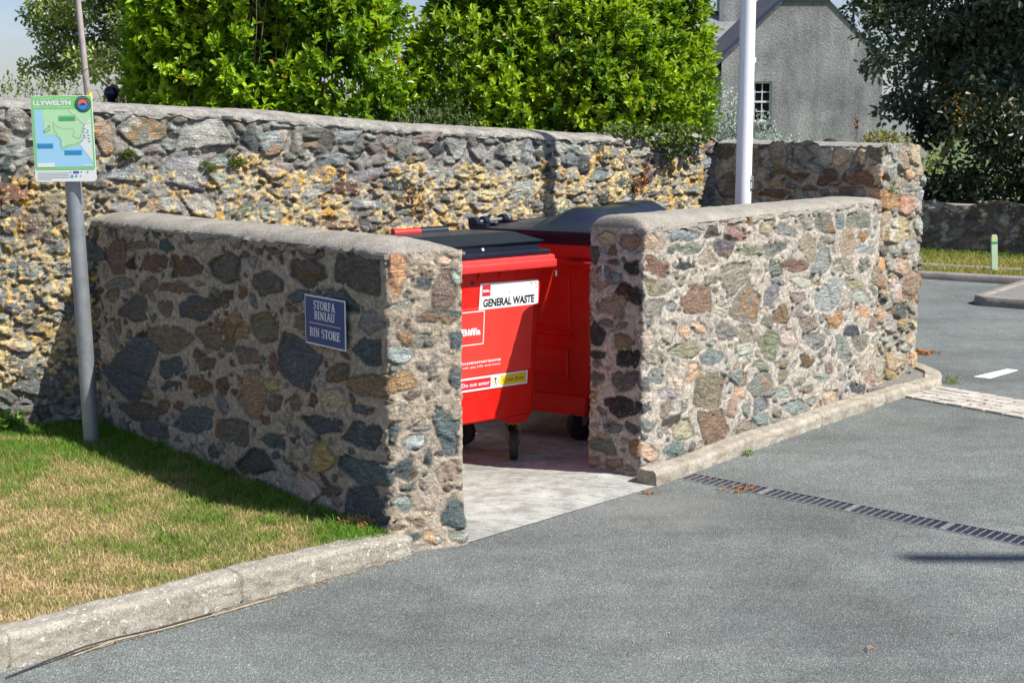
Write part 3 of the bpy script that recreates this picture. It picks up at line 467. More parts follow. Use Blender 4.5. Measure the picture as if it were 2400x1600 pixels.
for k in range(6):
    g = g0 if k == 0 else copy_tree(g0)
    g.location = dpt(k * .5008 + .002 * (k > 0), 0, 0); g.rotation_euler = (0, 0, math.atan2(dre.y, dre.x)); g['label'] = gl[k]; g['group'] = 'drain grates in the road'

def sweep(name, path, prof, mat, step=.02, seed=1, amp=.004, joints=(), kind='structure', closed_prof=True, taper=None):
    """prof: list of (offset to the left of the path, z)."""
    path = np.array(path, float); seg = np.linalg.norm(np.diff(path, axis=0), axis=1); cum = np.concatenate([[0], np.cumsum(seg)]); L = cum[-1]
    u = np.linspace(0, L, max(3, int(L / step))); ks = np.linspace(-.05, .05, 7)
    pts = np.mean([P(np.clip(u + k, 0, L), path, cum) for k in ks], 0); pts[0] = path[0]; pts[-1] = path[-1]
    tg = np.gradient(pts, axis=0); tg /= np.linalg.norm(tg, axis=1, keepdims=True); nr = np.stack([-tg[:, 1], tg[:, 0]], -1)
    pr = []
    for (a, b) in zip(prof, prof[1:]):
        n = max(1, int(math.dist(a, b) / step)); pr += [(a[0] + (b[0] - a[0]) * k / n, a[1] + (b[1] - a[1]) * k / n) for k in range(n)]
    pr.append(prof[-1]); pr = np.array(pr); nv = len(pr)
    off = np.repeat(pr[None, :, 0], len(u), 0); z = np.repeat(pr[None, :, 1], len(u), 0)
    n1 = (fbm(np.repeat(u[:, None], nv, 1), off * 2 + z * 2, .05, seed, 4) - .5) * amp; n2 = (fbm(np.repeat(u[:, None], nv, 1), off * 0, .5, seed + 5, 3) - .5) * amp * 2.2
    if taper is not None: z = z * np.where(z > 0, taper(u)[:, None], 1)
    for j in joints: g = np.exp(-((u - j) / .0045) ** 2)[:, None]; off = off + g * .02; z = z - g * np.where(z > .01, .025, 0)
    off = off + n1; z = z + n1 + n2 * (z > .02)
    co = np.stack([pts[:, None, 0] + nr[:, None, 0] * off, pts[:, None, 1] + nr[:, None, 1] * off, z], -1)
    o = np_mesh(name, co.reshape(-1, 3), grid_quads(len(u), nv), mats=[M[mat]], smooth=True); bm_add_caps(o.data, len(u), nv)
    return tag(o, kind=kind)
def kprof(w, h): return [(0, -.04), (.004, h - .022), (.010, h - .008), (.024, h), (w, h), (w, -.04)]
K2 = Vector((-.448, 6.237)); kd = Vector((-1.84 + .448, 4.853 - 6.237)).normalized()
kp = [tuple(K2 + kd * s) for s in (4.2, 1.96, .93, 0)]
o = sweep('kerb', kp, kprof(.125, .13), 'kerb', .008, 4, .011, joints=(4.2 - .93, 4.2 - 1.93, 4.2 - 2.93, .3), taper=lambda u: np.interp(u, [0, 3.3, 4.0, 4.2], [1, .97, .80, .62]))
kr = [(.775, 7.405), (1.385, 8.165), (2.42, 9.396), (2.72, 9.76), (2.95, 9.95), (3.12, 10.14), (3.20, 10.40), (3.17, 10.70), (2.98, 11.1)]
sweep('kerb', kr, kprof(.125, .074), 'kerbr', .009, 8, .013, joints=(.97, 1.9, 2.83, 3.3))
o = tag(MB().prism([(2.5, 9.8), (2.80, 9.95), (2.99, 10.12), (3.07, 10.40), (3.03, 10.68), (2.8, 11.1)], -.02, .060).build('kerb_infill', M['road_patch']), kind='structure')
# concrete pad, brushed, rising slightly to the back
px_ = np.linspace(0, 1, 150); ppath = None
a = np.array((-.235, 6.372)); b = np.array((.83, 7.462)); e1 = (b - a) / np.linalg.norm(b - a); n1_ = np.array((-e1[1], e1[0]))
su = np.linspace(0, 1.524, 170); sv_ = np.linspace(-.0, 4.4, 420); SU, SV = np.meshgrid(su, sv_, indexing='ij')
SX = SU * (1 + 1.85 * sm(SV, .3, .5)) - .06 * SV; X = a[0] + e1[0] * SX + n1_[0] * SV; Y = a[1] + e1[1] * SX + n1_[1] * SV
Zp = .004 - .058 * sm(SV, 0.05, 1.3); br = (math.cos(R(-30)), math.sin(R(-30)))
ac = X * br[1] * -1 + Y * br[0]; al = X * br[0] + Y * br[1]
Zp = Zp + (vn(ac, al, .011, 5) - .5) * .0 + (fbm(ac * 1.0, al * .2, .035, 6, 2) - .5) * .003 * sm(SV, .13, .16) + (fbm(X, Y, .3, 9, 3) - .5) * .006 * sm(SV, 0, .1)
Zp = np.where(SV > 1.9, Zp + 0, Zp)
def pad_mat():
    m, nt, b_ = new_mat('brushed_concrete'); v = coords(nt); vb = coords(nt, scale=(1, 1, 1), rot=R(30))
    st = coords(nt, scale=(1, 1, 1), rot=R(30)); mp2 = N(nt, 'Mapping'); mp2.inputs['Scale'].default_value = (6, 115, 1); nt.links.new(st, mp2.inputs['Vector'])
    c = ramp(nt, noise(nt, 3, 6, v, .6), [(.35, (.33, .34, .31)), (.65, (.50, .515, .475))])
    c = mix(nt, 1.0, c, ramp(nt, noise(nt, 1, 4, mp2.outputs['Vector'], .6), [(.36, (.60, .60, .60)), (.5, (1, 1, 1)), (.7, (1.12, 1.12, 1.1))]), 'MULTIPLY')
    c = mix(nt, 1.0, c, ramp(nt, noise(nt, 130, 4, v, .7), [(.3, (.75, .75, .75)), (.7, (1.2, 1.2, 1.2))]), 'MULTIPLY')
    c = mix(nt, 1.0, c, ramp(nt, noise(nt, 9, 6, v, .7), [(.36, (.68, .68, .66)), (.56, (1.05, 1.05, 1.05))]), 'MULTIPLY')
    nt.links.new(c, b_.inputs['Base Color']); b_.inputs['Roughness'].default_value = .9; bump(nt, b_, noise(nt, 90, 5, v, .7), .7, .012); return m
M['pad'] = pad_mat()
tag(np_mesh('concrete_pad', np.stack([X, Y, Zp], -1).reshape(-1, 3), grid_quads(*SU.shape), mats=[M['pad']], smooth=True), kind='structure')
# edge of pad down to road
# lawn soil and grass
lawn = [tuple(K2 + kd * 6 + Vector((-kd.y * -1, kd.x * -1)) * 0), tuple(K2 + kd * 4.2), tuple(K2 + kd * .1 + Vector((-.05, .05))), (-.50, 6.36), (-2.55, 8.78), (-4.2, 8.5), (-7, 8.4), (-7, 2.0)]
M['soil'] = simple('thatch_and_soil', (.12, .095, .045), .95, var=.4, scale=40, bmp=.8, bscale=90)
o = tag(MB().prism(lawn, -.02, .088).build('lawn', M['soil']), kind='structure')
def inside_poly(x, y, poly):
    c = np.zeros(x.shape, bool); n = len(poly)
    for i in range(n):
        x0, y0 = poly[i]; x1, y1 = poly[(i + 1) % n]
        hit = ((y0 > y) != (y1 > y)) & (x < (x1 - x0) * (y - y0) / (y1 - y0 + 1e-12) + x0); c ^= hit
    return c
def blades(name, poly, n, z0, hgt, wid, colf, seed, bounds, mat):
    rng = np.random.default_rng(seed); x = rng.uniform(bounds[0], bounds[1], n); y = rng.uniform(bounds[2], bounds[3], n); k = inside_poly(x, y, poly); x = x[k]; y = y[k]; n = len(x)
    col, hm = colf(x, y, rng); h = hgt * rng.uniform(.4, 1.2, n) * hm * np.where(rng.random(n) < .10, 1.5, 1.0) * (.7 + .6 * fbm(x, y, .09, seed + 2, 2)); w = wid * rng.uniform(.6, 1.3, n); an = rng.uniform(0, 2 * math.pi, n); ln = rng.uniform(.2, 1.3, n)
    la = rng.uniform(0, 2 * math.pi, n) ; dx = np.cos(la) * ln * h; dy = np.sin(la) * ln * h; wx = np.cos(an) * w; wy = np.sin(an) * w
    base = np.stack([x, y, np.full(n, z0)], -1)
    v = np.zeros((n, 5, 3)); v[:, 0] = base - np.stack([wx, wy, 0 * wx], -1); v[:, 1] = base + np.stack([wx, wy, 0 * wx], -1)
    m = base + np.stack([dx * .35, dy * .35, h * .62], -1); v[:, 2] = m + np.stack([wx, wy, 0 * wx], -1) * .7; v[:, 3] = m - np.stack([wx, wy, 0 * wx], -1) * .7
    v[:, 4] = base + np.stack([dx, dy, h * .95], -1)
    i = np.arange(n)[:, None] * 5; c4 = np.concatenate([np.clip(col, 0, 1), np.ones((n, 1))], -1)
    return np_mesh(name, v.reshape(-1, 3), i + [[0, 1, 2, 3]], i + [[3, 2, 4]], mats=[mat], attrs=dict(Col=np.repeat(c4, 5, 0)))
M['grass'] = leaf_mat('grass_blades', .6, .3, (1.3, 1.2, .5), .25)
wallA = np.array(A1); wd = np.array(A0) - wallA; wd /= np.linalg.norm(wd)
def gcol(x, y, rng):
    dw = np.abs((x - wallA[0]) * -wd[1] + (y - wallA[1]) * wd[0])            # distance to the low wall
    g = fbm(x, y, .55, 3, 4) * .55 + fbm(x, y, .14, 8, 3) * .45 + .42 * np.exp(-dw / .45) - .10 * sm(dw, 1.0, 2.0) + (rng.random(len(x)) - .5) * .30
    back = np.exp(-((y - 8.3) / .5) ** 2) * .05; f = sm(g + back, .50, .80)[:, None]
    dry = np.array((.68, .53, .29)) * rng.uniform(.5, 1.3, (len(x), 1)); grn = np.array((.11, .25, .022)) * rng.uniform(.4, 1.7, (len(x), 1)); yg = np.array((.26, .29, .06)) * rng.uniform(.7, 1.2, (len(x), 1))
    mid = (1 - np.abs(f * 2 - 1)) * .7; c = dry * (1 - f) + grn * f; return c * (1 - mid) + yg * mid, .75 + .5 * f[:, 0]
tag(blades('grass', lawn, 340000, .086, .031, .0016, gcol, 5, (-3.9, -.4, 3.9, 9.0), M['grass']), 'short patchy lawn, dry straw coloured in the open and green beside the wall', 'grass', kind='stuff')

# ------------------------------------------------------------------ lettering
def text(body, x0, x1, zc, h, mat, parent, name, M4, bold=0.0, z=.0012, cap=.70):
    """flat lettering spanning x0..x1 (local x of M4), centred on height zc with capital height h"""
    cu = bpy.data.curves.new('t', 'FONT'); cu.body = body; cu.size = 1; cu.offset = bold; cu.extrude = .0; cu.resolution_u = 3
    to = bpy.data.objects.new('t', cu); C.objects.link(to); dg = bpy.context.evaluated_depsgraph_get(); me = bpy.data.meshes.new_from_object(to.evaluated_get(dg))
    bpy.data.objects.remove(to); bpy.data.curves.remove(cu)
    n = len(me.vertices); co = np.zeros(n * 3, np.float32); me.vertices.foreach_get('co', co); co = co.reshape(-1, 3)
    mn, mx_ = co[:, 0].min(), co[:, 0].max(); sx = (x1 - x0) / (mx_ - mn); sy = h / cap
    co[:, 0] = x0 + (co[:, 0] - mn) * sx; co[:, 1] = zc - h / 2 + co[:, 1] * sy; co[:, 2] = z
    me.vertices.foreach_set('co', co.ravel()); me.transform(M4); me.name = name; me.materials.clear(); me.materials.append(mat); me.update()
    o = bpy.data.objects.new(name, me); C.objects.link(o); o.parent = parent; return o
def poly2(name, polys, mat, parent, M4, z=.001, th=.0006, label=None):
    if name in ('sea_note', 'scale_box', 'round_logo', 'torn_patch') and len(polys) > 1:
        for p in polys: poly2(name, [p], mat, parent, M4, z, th)
        return
    mb = MB()
    for i, p in enumerate(polys): mb.prism(p, z - th, z + i * .00004, M4)
    o = mb.build(name, mat, parent)
    if label: o['label'] = label
    return o
def rect(x0, z0, x1, z1): return [(x0, z0), (x1, z0), (x1, z1), (x0, z1)]
def circ(cx, cy, r, n=28, a0=0, a1=2 * math.pi): return [(cx + r * math.cos(a0 + (a1 - a0) * k / n), cy + r * math.sin(a0 + (a1 - a0) * k / n)) for k in range(n if a1 - a0 > 6.2 else n + 1)]
def stroke(pts, w):
    out = []; 
    for i in range(len(pts) - 1):
        (x0, y0), (x1, y1) = pts[i], pts[i + 1]; w0 = w[i] if isinstance(w, list) else w; w1 = w[i + 1] if isinstance(w, list) else w
        L = math.hypot(x1 - x0, y1 - y0) or 1; nx, ny = -(y1 - y0) / L, (x1 - x0) / L
        out.append([(x0 - nx * w0 / 2, y0 - ny * w0 / 2), (x1 - nx * w1 / 2, y1 - ny * w1 / 2), (x1 + nx * w1 / 2, y1 + ny * w1 / 2), (x0 + nx * w0 / 2, y0 + ny * w0 / 2)])
    return out
TK, TN, SE = .15, .075, .07
def sbar(x, y, w=.34): return stroke([(x - w / 2, y), (x + w / 2, y)], SE)
def arc(cx, cy, rx, ry, a0, a1, n=10): return [(cx + rx * math.cos(R(a0 + (a1 - a0) * k / n)), cy + ry * math.sin(R(a0 + (a1 - a0) * k / n))) for k in range(n + 1)]
def wts(n, f): return [TN + (TK - TN) * abs(f(k / n)) for k in range(n + 1)]
GL_ = {
 'I': (.40, stroke([(.20, .03), (.20, .97)], TK) + sbar(.2, .035) + sbar(.2, .965)),
 'T': (.66, stroke([(.33, .03), (.33, .97)], TK) + sbar(.33, .035) + stroke([(.03, .965), (.63, .965)], SE) + stroke([(.05, .99), (.05, .78)], .05) + stroke([(.61, .99), (.61, .78)], .05)),
 'F': (.60, stroke([(.17, .03), (.17, .97)], TK) + sbar(.17, .035) + stroke([(.03, .965), (.56, .965)], SE) + stroke([(.54, .99), (.54, .78)], .05) + stroke([(.2, .52), (.44, .52)], SE) + stroke([(.44, .62), (.44, .42)], .05)),
 'E': (.63, stroke([(.17, .03), (.17, .97)], TK) + stroke([(.03, .035), (.58, .035)], SE) + stroke([(.58, .01), (.58, .24)], .05) + stroke([(.03, .965), (.56, .965)], SE) + stroke([(.54, .99), (.54, .78)], .05) + stroke([(.2, .52), (.44, .52)], SE) + stroke([(.44, .62), (.44, .42)], .05)),
 'N': (.80, stroke([(.15, .03), (.15, .97)], TN) + stroke([(.12, .97), (.66, .03)], TK) + stroke([(.66, .03), (.66, .97)], TN) + sbar(.15, .035, .26) + sbar(.66, .965, .26) + sbar(.12, .965, .2)),
 'U': (.78, stroke([(.17, .97), (.17, .33)] + arc(.40, .30, .23, .28, 180, 360, 10) + [(.63, .33), (.63, .97)], [TK, TK] + [TK - .007 * k for k in range(11)] + [TN, TN]) + sbar(.17, .965, .28) + sbar(.63, .965, .24)),
 'A': (.76, stroke([(.12, .03), (.38, 1.0)], TN) + stroke([(.38, 1.0), (.64, .03)], TK) + stroke([(.20, .34), (.56, .34)], SE) + sbar(.12, .035, .24) + sbar(.64, .035, .28)),
 'O': (.80, stroke(arc(.40, .5, .31, .47, 90, 450, 20), wts(20, lambda t: math.sin(2 * math.pi * t)))),
 'B': (.68, stroke([(.17, .03), (.17, .97)], TK) + stroke([(.03, .965), (.36, .965)], SE) + stroke([(.03, .035), (.38, .035)], SE) + stroke([(.17, .52), (.38, .52)], SE) + stroke(arc(.34, .745, .20, .22, 90, -90, 8), wts(8, lambda t: math.sin(math.pi * t))) + stroke(arc(.36, .28, .24, .245, 90, -90, 8), wts(8, lambda t: math.sin(math.pi * t)))),
 'R': (.74, stroke([(.17, .03), (.17, .97)], TK) + sbar(.17, .035, .30) + stroke([(.03, .965), (.36, .965)], SE) + stroke([(.17, .49), (.38, .49)], SE) + stroke(arc(.34, .73, .21, .235, 90, -90, 8), wts(8, lambda t: math.sin(math.pi * t))) + stroke([(.36, .49), (.66, .03)], TK) + stroke([(.60, .035), (.74, .035)], SE)),
 'S': (.58, stroke(arc(.28, .74, .20, .235, 25, 235, 9) + arc(.29, .26, .22, .24, 65, -155, 9), [TN, TN, TN, TN + .01, TN + .02, TK - .04, TK, TK, TK, TK, TK, TK, TK - .02, TK - .04, TN + .02, TN, TN, TN, TN, TN]) + stroke([(.465, .97), (.465, .76)], .045) + stroke([(.07, .22), (.07, .03)], .045)),
 ' ': (.34, [])}
def serif(body, xc, z0, h, width, mat, parent, name, M4, z):
    tot = sum(GL_[c][0] for c in body) + .07 * (len(body) - 1); s = width / tot; x = xc - width / 2; polys = []
    for c in body:
        wd_, st = GL_[c]
        polys += [[(x + px * s, z0 + py * h) for px, py in p] for p in st]; x += (wd_ + .07) * s
    return poly2(name, polys, mat, parent, M4, z=z)
def face_frame(origin, right, up):
    r = Vector(right).normalized(); u_ = Vector(up).normalized(); n = r.cross(u_).normalized()
    m = Matrix(((r.x, u_.x, n.x, origin[0]), (r.y, u_.y, n.y, origin[1]), (r.z, u_.z, n.z, origin[2]), (0, 0, 0, 1))); return m

# ------------------------------------------------------------------ blue plaque on the shaded wall
wdir = Vector((A1[0] - A0[0], A1[1] - A0[1], 0)).normalized(); wn_ = Vector((wdir.y, -wdir.x, 0))
pc = Vector((A0[0], A0[1], 0)) + wdir * 2.932 + wn_ * .030
pl = empty('wall_plaque', (pc.x, pc.y, .895), 'blue bilingual bin store plaque with a white border on the shaded low wall', 'sign', rz=math.atan2(wdir.y, wdir.x))
F0 = face_frame((0, 0, 0), (1, 0, 0), (0, 0, 1))
PW, PH = .345, .235
mb = MB(); mb.box((-PW / 2, 0, 0), (PW / 2, .004, PH)); mb.build('border', M['white'], pl, bevel=.001)
mb = MB(); mb.box((-PW / 2 + .007, -.0015, .007), (PW / 2 - .007, -.0002, PH - .007)); mb.build('panel', M['bluesign'], pl)
FP = face_frame((0, -.0016, 0), (1, 0, 0), (0, 0, 1))
serif('STORFA', 0, .173, .040, .185, M['white'], pl, 'lettering', FP, .0008)
serif('BINIAU', 0, .124, .040, .178, M['white'], pl, 'lettering', FP, .0008)
poly2('rule', [rect(-.135, .103, .135, .1055)], M['white'], pl, FP, .0008)
serif('BIN STORE', 0, .040, .042, .262, M['white'], pl, 'lettering', FP, .0008)
for sx, sz in ((-1, .018), (1, .018), (-1, PH - .018), (1, PH - .018)):
    mb = MB(); mb.lathe([(0, -.0022), (.004, -.002), (.004, -.0015)], 8, Matrix.Translation((sx * .150, 0, sz)) @ Matrix.Rotation(R(90), 4, 'X') @ Matrix.Translation((0, 0, .004))); mb.build('screw', M['galv'], pl)

# ------------------------------------------------------------------ footpath map sign on a leaning steel post
sg = empty('map_sign', (-2.437, 8.047, .1088), 'green and pale blue coastal walk map sign on a tall grey steel post', 'sign'); sg.scale = (.985,) * 3
mb = MB(); mb.tube([(0, 0, -.1), (-.010, .0, .5), (-.036, 0, 1.64), (-.040, 0, 1.95)], .0455, 28); mb.build('post', M['galv'], sg, smooth=True)
mb = MB(); mb.lathe([(0, .012), (.03, .009), (.048, 0), (.048, -.03)], 24, Matrix.Translation((-.040, 0, 1.952))); mb.build('post_cap', M['signblack'], sg, smooth=True)
SW, SH = .352, .480; yaw = R(-3)
FS = face_frame((-.054, -.064, 1.513), (math.cos(yaw) , math.sin(yaw), .012), (-.012, 0, 1))
def rr(x0, z0, x1, z1, r, n=5):
    out = []
    for cx, cz, a in ((x1 - r, z0 + r, -90), (x1 - r, z1 - r, 0), (x0 + r, z1 - r, 90), (x0 + r, z0 + r, 180)):
        out += [(cx + r * math.cos(R(a + 90 * k / n)), cz + r * math.sin(R(a + 90 * k / n))) for k in range(n + 1)]
    return out
mm = lambda n, c, r=.4: M.setdefault(n, simple(n, c, r, var=.03, scale=3))
W2, H1 = SW / 2, SH
poly2('backing', [rr(-W2, 0, W2, H1, .018)], mm('sign_white', (.80, .82, .80)), sg, FS, 0, .004)
poly2('green_field', [rr(-W2 + .003, .065, W2 - .003, H1 - .003, .014)], mm('sign_green', (.22, .62, .20)), sg, FS, .0008)
def S(px, py): return ((px - 130) / 925 * SW * 1.0 - W2 + .004, H1 - (py - 160) / 1330 * SH)   # from positions on the printed sign
def pp(l): return [S(*p) for p in l]
def SK(l): return [S(px - (py - 160) * .085 + 95, py) for px, py in l]
mapsea = SK([(90, 385), (985, 368), (1095, 1250), (165, 1285)])
poly2('map_sea', [[(-W2 + .016, .082), (W2 - .014, .082), (W2 - .014, H1 - .078), (-W2 + .016, H1 - .078)]], mm('sign_sea', (.36, .66, .86)), sg, FS, .0012)
def Q(a, b): return (-W2 + .016 + a * (SW - .030), H1 - .078 - b * (SH - .160))    # map coordinates 0..1
land = [(.16, 0), (1, 0), (1, .42), (.93, .45), (.80, .60), (.66, .66), (.56, .645), (.50, .71), (.455, .67), (.44, .60), (.47, .55), (.44, .48), (.36, .455), (.30, .44), (.19, .43), (.155, .33), (.17, .2), (.14, .1)]
poly2('map_land', [[Q(*p) for p in land]], mm('sign_land', (.48, .78, .45)), sg, FS, .0016)
poly2('map_dunes', [[Q(*p) for p in [(1, .15), (1, .92), (.93, .82), (.78, .60), (.84, .55), (.84, .40), (.90, .26), (.96, .20)]]], mm('sign_pale', (.74, .80, .78)), sg, FS, .0020)
dots = [(.33, .22), (.38, .28), (.44, .31), (.52, .33), (.60, .335), (.68, .33), (.70, .40), (.67, .46), (.73, .49), (.79, .50), (.82, .43), (.85, .34), (.88, .27), (.86, .46), (.85, .53), (.80, .56), (.74, .59), (.67, .61), (.60, .61), (.54, .64), (.48, .67), (.45, .60), (.46, .53), (.40, .45), (.36, .38), (.34, .30)]
dd = []
for (a, b), (c, d) in zip(dots, dots[1:] + dots[:1]):
    for k in range(2): dd.append(circ(*Q(a + (c - a) * k / 2, b + (d - b) * k / 2), .0019, 6))
poly2('trail', dd, mm('sign_ink', (.05, .07, .06)), sg, FS, .0026)
poly2('road_line', [[Q(*p) for p in ((.60, .0), (.62, 0), (.88, .24), (1, .22), (1, .235), (.87, .255))]], mm('sign_roadpink', (.70, .55, .50)), sg, FS, .0024)
poly2('race_circuit', [p for l in [[Q(.15, .37), Q(.18, .34), Q(.22, .33), Q(.25, .27), Q(.27, .30), Q(.26, .36), Q(.22, .37), Q(.18, .39), Q(.15, .37)]] for p in stroke(l, .0016)], M['sign_ink'], sg, FS, .0026)
poly2('dune_marks', [[Q(.86 + x, .34 + y), Q(.885 + x, .325 + y), Q(.91 + x, .34 + y)] for x, y in ((0, 0), (.05, .03), (-.02, .06), (.04, .07), (.06, .12), (-.01, .11), (.0, .15), (.06, .17), (.07, .22))], mm('sign_ink', (.05, .07, .06)), sg, FS, .0026)
tbx = []; tgn = []
for i in range(3): tbx += [rect(*Q(.03, .615 + i * .023), *Q(.30, .602 + i * .023)), rect(*Q(.51, .735 + i * .023), *Q(.80, .722 + i * .023))]; tgn.append(rect(*Q(.44, .145 + i * .022), *Q(.72, .132 + i * .022)))
poly2('sea_note', [[Q(.02, .58), Q(.02, .67), Q(.31, .67), Q(.31, .58)], [Q(.5, .70), Q(.5, .79), Q(.82, .79), Q(.82, .70)]], mm('sign_blue', (.08, .42, .68)), sg, FS, .0020)
for q_ in range(2): poly2('sea_note_text', tbx[q_::2], mm('sign_deepblue', (.03, .25, .50)), sg, FS, .0026)
poly2('land_note', [[Q(.43, .10), Q(.43, .195), Q(.74, .195), Q(.74, .10)]], mm('sign_midgreen', (.20, .60, .25)), sg, FS, .0024)
poly2('land_note_text', tgn, mm('sign_deepgreen', (.06, .34, .12)), sg, FS, .0028)
poly2('scale_box', [[Q(.0, .93), Q(.0, 1.0), Q(.31, 1.0), Q(.31, .93)], [Q(.84, .965), Q(.84, .985), Q(.98, .985), Q(.98, .965)]], M['sign_white'], sg, FS, .0020)
poly2('fine_print', [rect(-W2 + .016, .052 - i * .009, W2 - .155 - (i == 4) * .1, .0495 - i * .009) for i in range(5)], mm('sign_greyink', (.48, .53, .50)), sg, FS, .0012, th=.0003)
poly2('flag_logo', [rect(W2 - .132, .046, W2 - .098, .058)], mm('sign_royal', (.06, .10, .50)), sg, FS, .0012)
poly2('round_logo', [circ(W2 - .139, .030, .0095, 18), circ(W2 - .090, .031, .0045, 12)], M['sign_blue'], sg, FS, .0012)
poly2('round_logo', [circ(W2 - .115, .031, .0065, 14), circ(W2 - .048, .052, .005, 10), circ(W2 - .146, .052, .004, 8)], mm('sign_teal', (.05, .36, .27)), sg, FS, .0012)
poly2('red_logo', [circ(W2 - .085, .052, .004, 8)], M['redprint'], sg, FS, .0012)
text('LLYWELYN', -W2 + .014, W2 - .122, H1 - .040, .024, M['sign_white'], sg, 'title', FS, .05, z=.0014)
text('Taith Treftadaeth • Heritage Walk', -W2 + .014, W2 - .122, H1 - .0165, .008, M['sign_white'], sg, 'small_title', FS, .01, z=.0014)
text('Aberffraw i/to Llangwyfan', -W2 + .018, W2 - .118, H1 - .0625, .009, M['sign_white'], sg, 'small_title', FS, .01, z=.0014)
cx, cz = W2 - .053, H1 - .050
poly2('badge', [circ(cx, cz, .046, 36)], mm('sign_darkgreen', (.01, .10, .05)), sg, FS, .0024)
poly2('badge_ring', [circ(cx, cz, .0375, 36)], M['sign_white'], sg, FS, .0028, th=.0002)
poly2('badge_band', [circ(cx, cz, .0365, 36)], mm('sign_ink', (.05, .07, .06)), sg, FS, .0032, th=.0002)
poly2('badge_sun', [circ(cx, cz + .001, .027, 18, 0, math.pi)], mm('sign_coral', (.85, .16, .10)), sg, FS, .0036, th=.0002)
poly2('badge_sea', [circ(cx, cz - .0005, .029, 18, math.pi, 2 * math.pi)], mm('sign_bright', (.02, .28, .80)), sg, FS, .0036, th=.0002)
poly2('badge_hill', [[(cx - .020, cz - .004), (cx - .008, cz + .006), (cx, cz + .010), (cx + .012, cz + .005), (cx + .020, cz + .001), (cx + .004, cz - .007)]], M['sign_ink'], sg, FS, .0040, th=.0002)
mb = MB(); FSi = FS
mb.box((-.05, .02, -.012), (.05, .05, -.0045)); o = None
for zz in (.12, .36): MB().box((-.055, zz, -.016), (.055, zz + .03, -.0045), FS).build('bracket', M['galv'], sg)

# ------------------------------------------------------------------ front bin
c38, s38 = math.cos(R(38)), math.sin(R(38)); GZ = .05
b1 = empty('wheeled_bin', (.2688, 8.1606, -.0475), 'red general waste bin with a flat black lid, front one in the bin store', 'waste bin', 'red wheeled waste bins', rz=R(38))
b1.scale = (1.05,) * 3
def loft(sections, n_r=5):
    """sections: (x0,x1,y0,y1,z,r) -> rounded rectangles lofted"""
    mb = MB(); rings = []
    for x0, x1, y0, y1, z, r in sections:
        ring = []
        for cx_, cy_, a in ((x1 - r, y0 + r, -90), (x1 - r, y1 - r, 0), (x0 + r, y1 - r, 90), (x0 + r, y0 + r, 180)):
            ring += [(cx_ + r * math.cos(R(a + 90 * k / n_r)), cy_ + r * math.sin(R(a + 90 * k / n_r)), z) for k in range(n_r + 1)]
        rings.append(ring)
    n = len(rings[0]); mb.add([v for r_ in rings for v in r_], [(i * n + k, i * n + (k + 1) % n, (i + 1) * n + (k + 1) % n, (i + 1) * n + k) for i in range(len(rings) - 1) for k in range(n)])
    mb.f.append(tuple(range(n))[::-1]); mb.f.append(tuple((len(rings) - 1) * n + k for k in range(n))); return mb
BW = 1.08; DP = .74
def fy(z): return .115 + (z + GZ - .31) / .77 * -.055          # front face, local z
def sec(z, dx, r=.03, yy=0): return (-BW + .075 + dx, -.060 - dx, fy(z) + yy, DP - .05 - (.31 - z * .25) * .3, z, r)
secs = [sec(.262, .035, .03, .012), sec(.272, .018, .03, .002), sec(.60, .012), sec(.985, .004), sec(1.03, 0), sec(1.135, -.003)]
o = loft(secs).build('body', M['red'], b1, smooth=True)
mb = loft([(-BW, 0, 0, DP, 1.098, .03), (-BW - .002, .002, -.002, DP + .002, 1.102, .03), (-BW - .002, .002, -.002, DP, 1.134, .03), (-BW + .006, -.006, .010, DP, 1.140, .025), (-BW + .006, -.006, .012, DP, 1.158, .025), (-BW + .012, -.012, .018, DP, 1.163, .02), (-BW + .05, -.05, .06, DP - .05, 1.163, .02)])
mb.build('rim', M['fadedred'], b1, smooth=True)
for x in (-.93, -.79, -.65, -.51, -.37, -.24, -.10):     # gussets under the rim
    mb = MB(); mb.add([(x - .003, fy(1.0) + .002, 1.042), (x + .003, fy(1.0) + .002, 1.042), (x + .003, .022, 1.100), (x - .003, .022, 1.100), (x - .003, .11, 1.100), (x + .003, .11, 1.100), (x - .003, .11, 1.042), (x + .003, .11, 1.042)], [(0, 1, 2, 3), (3, 2, 5, 4), (0, 3, 4, 6), (1, 7, 5, 2)]); mb.build('gusset', M['red'], b1)
mb = MB(); mb.lathe([(0, .004), (.008, .003), (.012, 0), (.012, -.01)], 12, Matrix.Translation((-.545, fy(1.03) , 1.04)) @ Matrix.Rotation(R(90), 4, 'X')); mb.build('bung', M['rubber'], b1)
mb = MB(); mb.tube([(-.01, .03, 1.09), (-.012, .06, 1.0), (-.050, .10, .80), (-.060, .13, .76), (-.078, .22, .755)], .006, 8); mb.build('side_handle', M['red'], b1, smooth=True)
mb = MB(); mb.box((-.022, -.002, 1.045), (-.014, .006, 1.075)); mb.build('latch', M['galv'], b1)
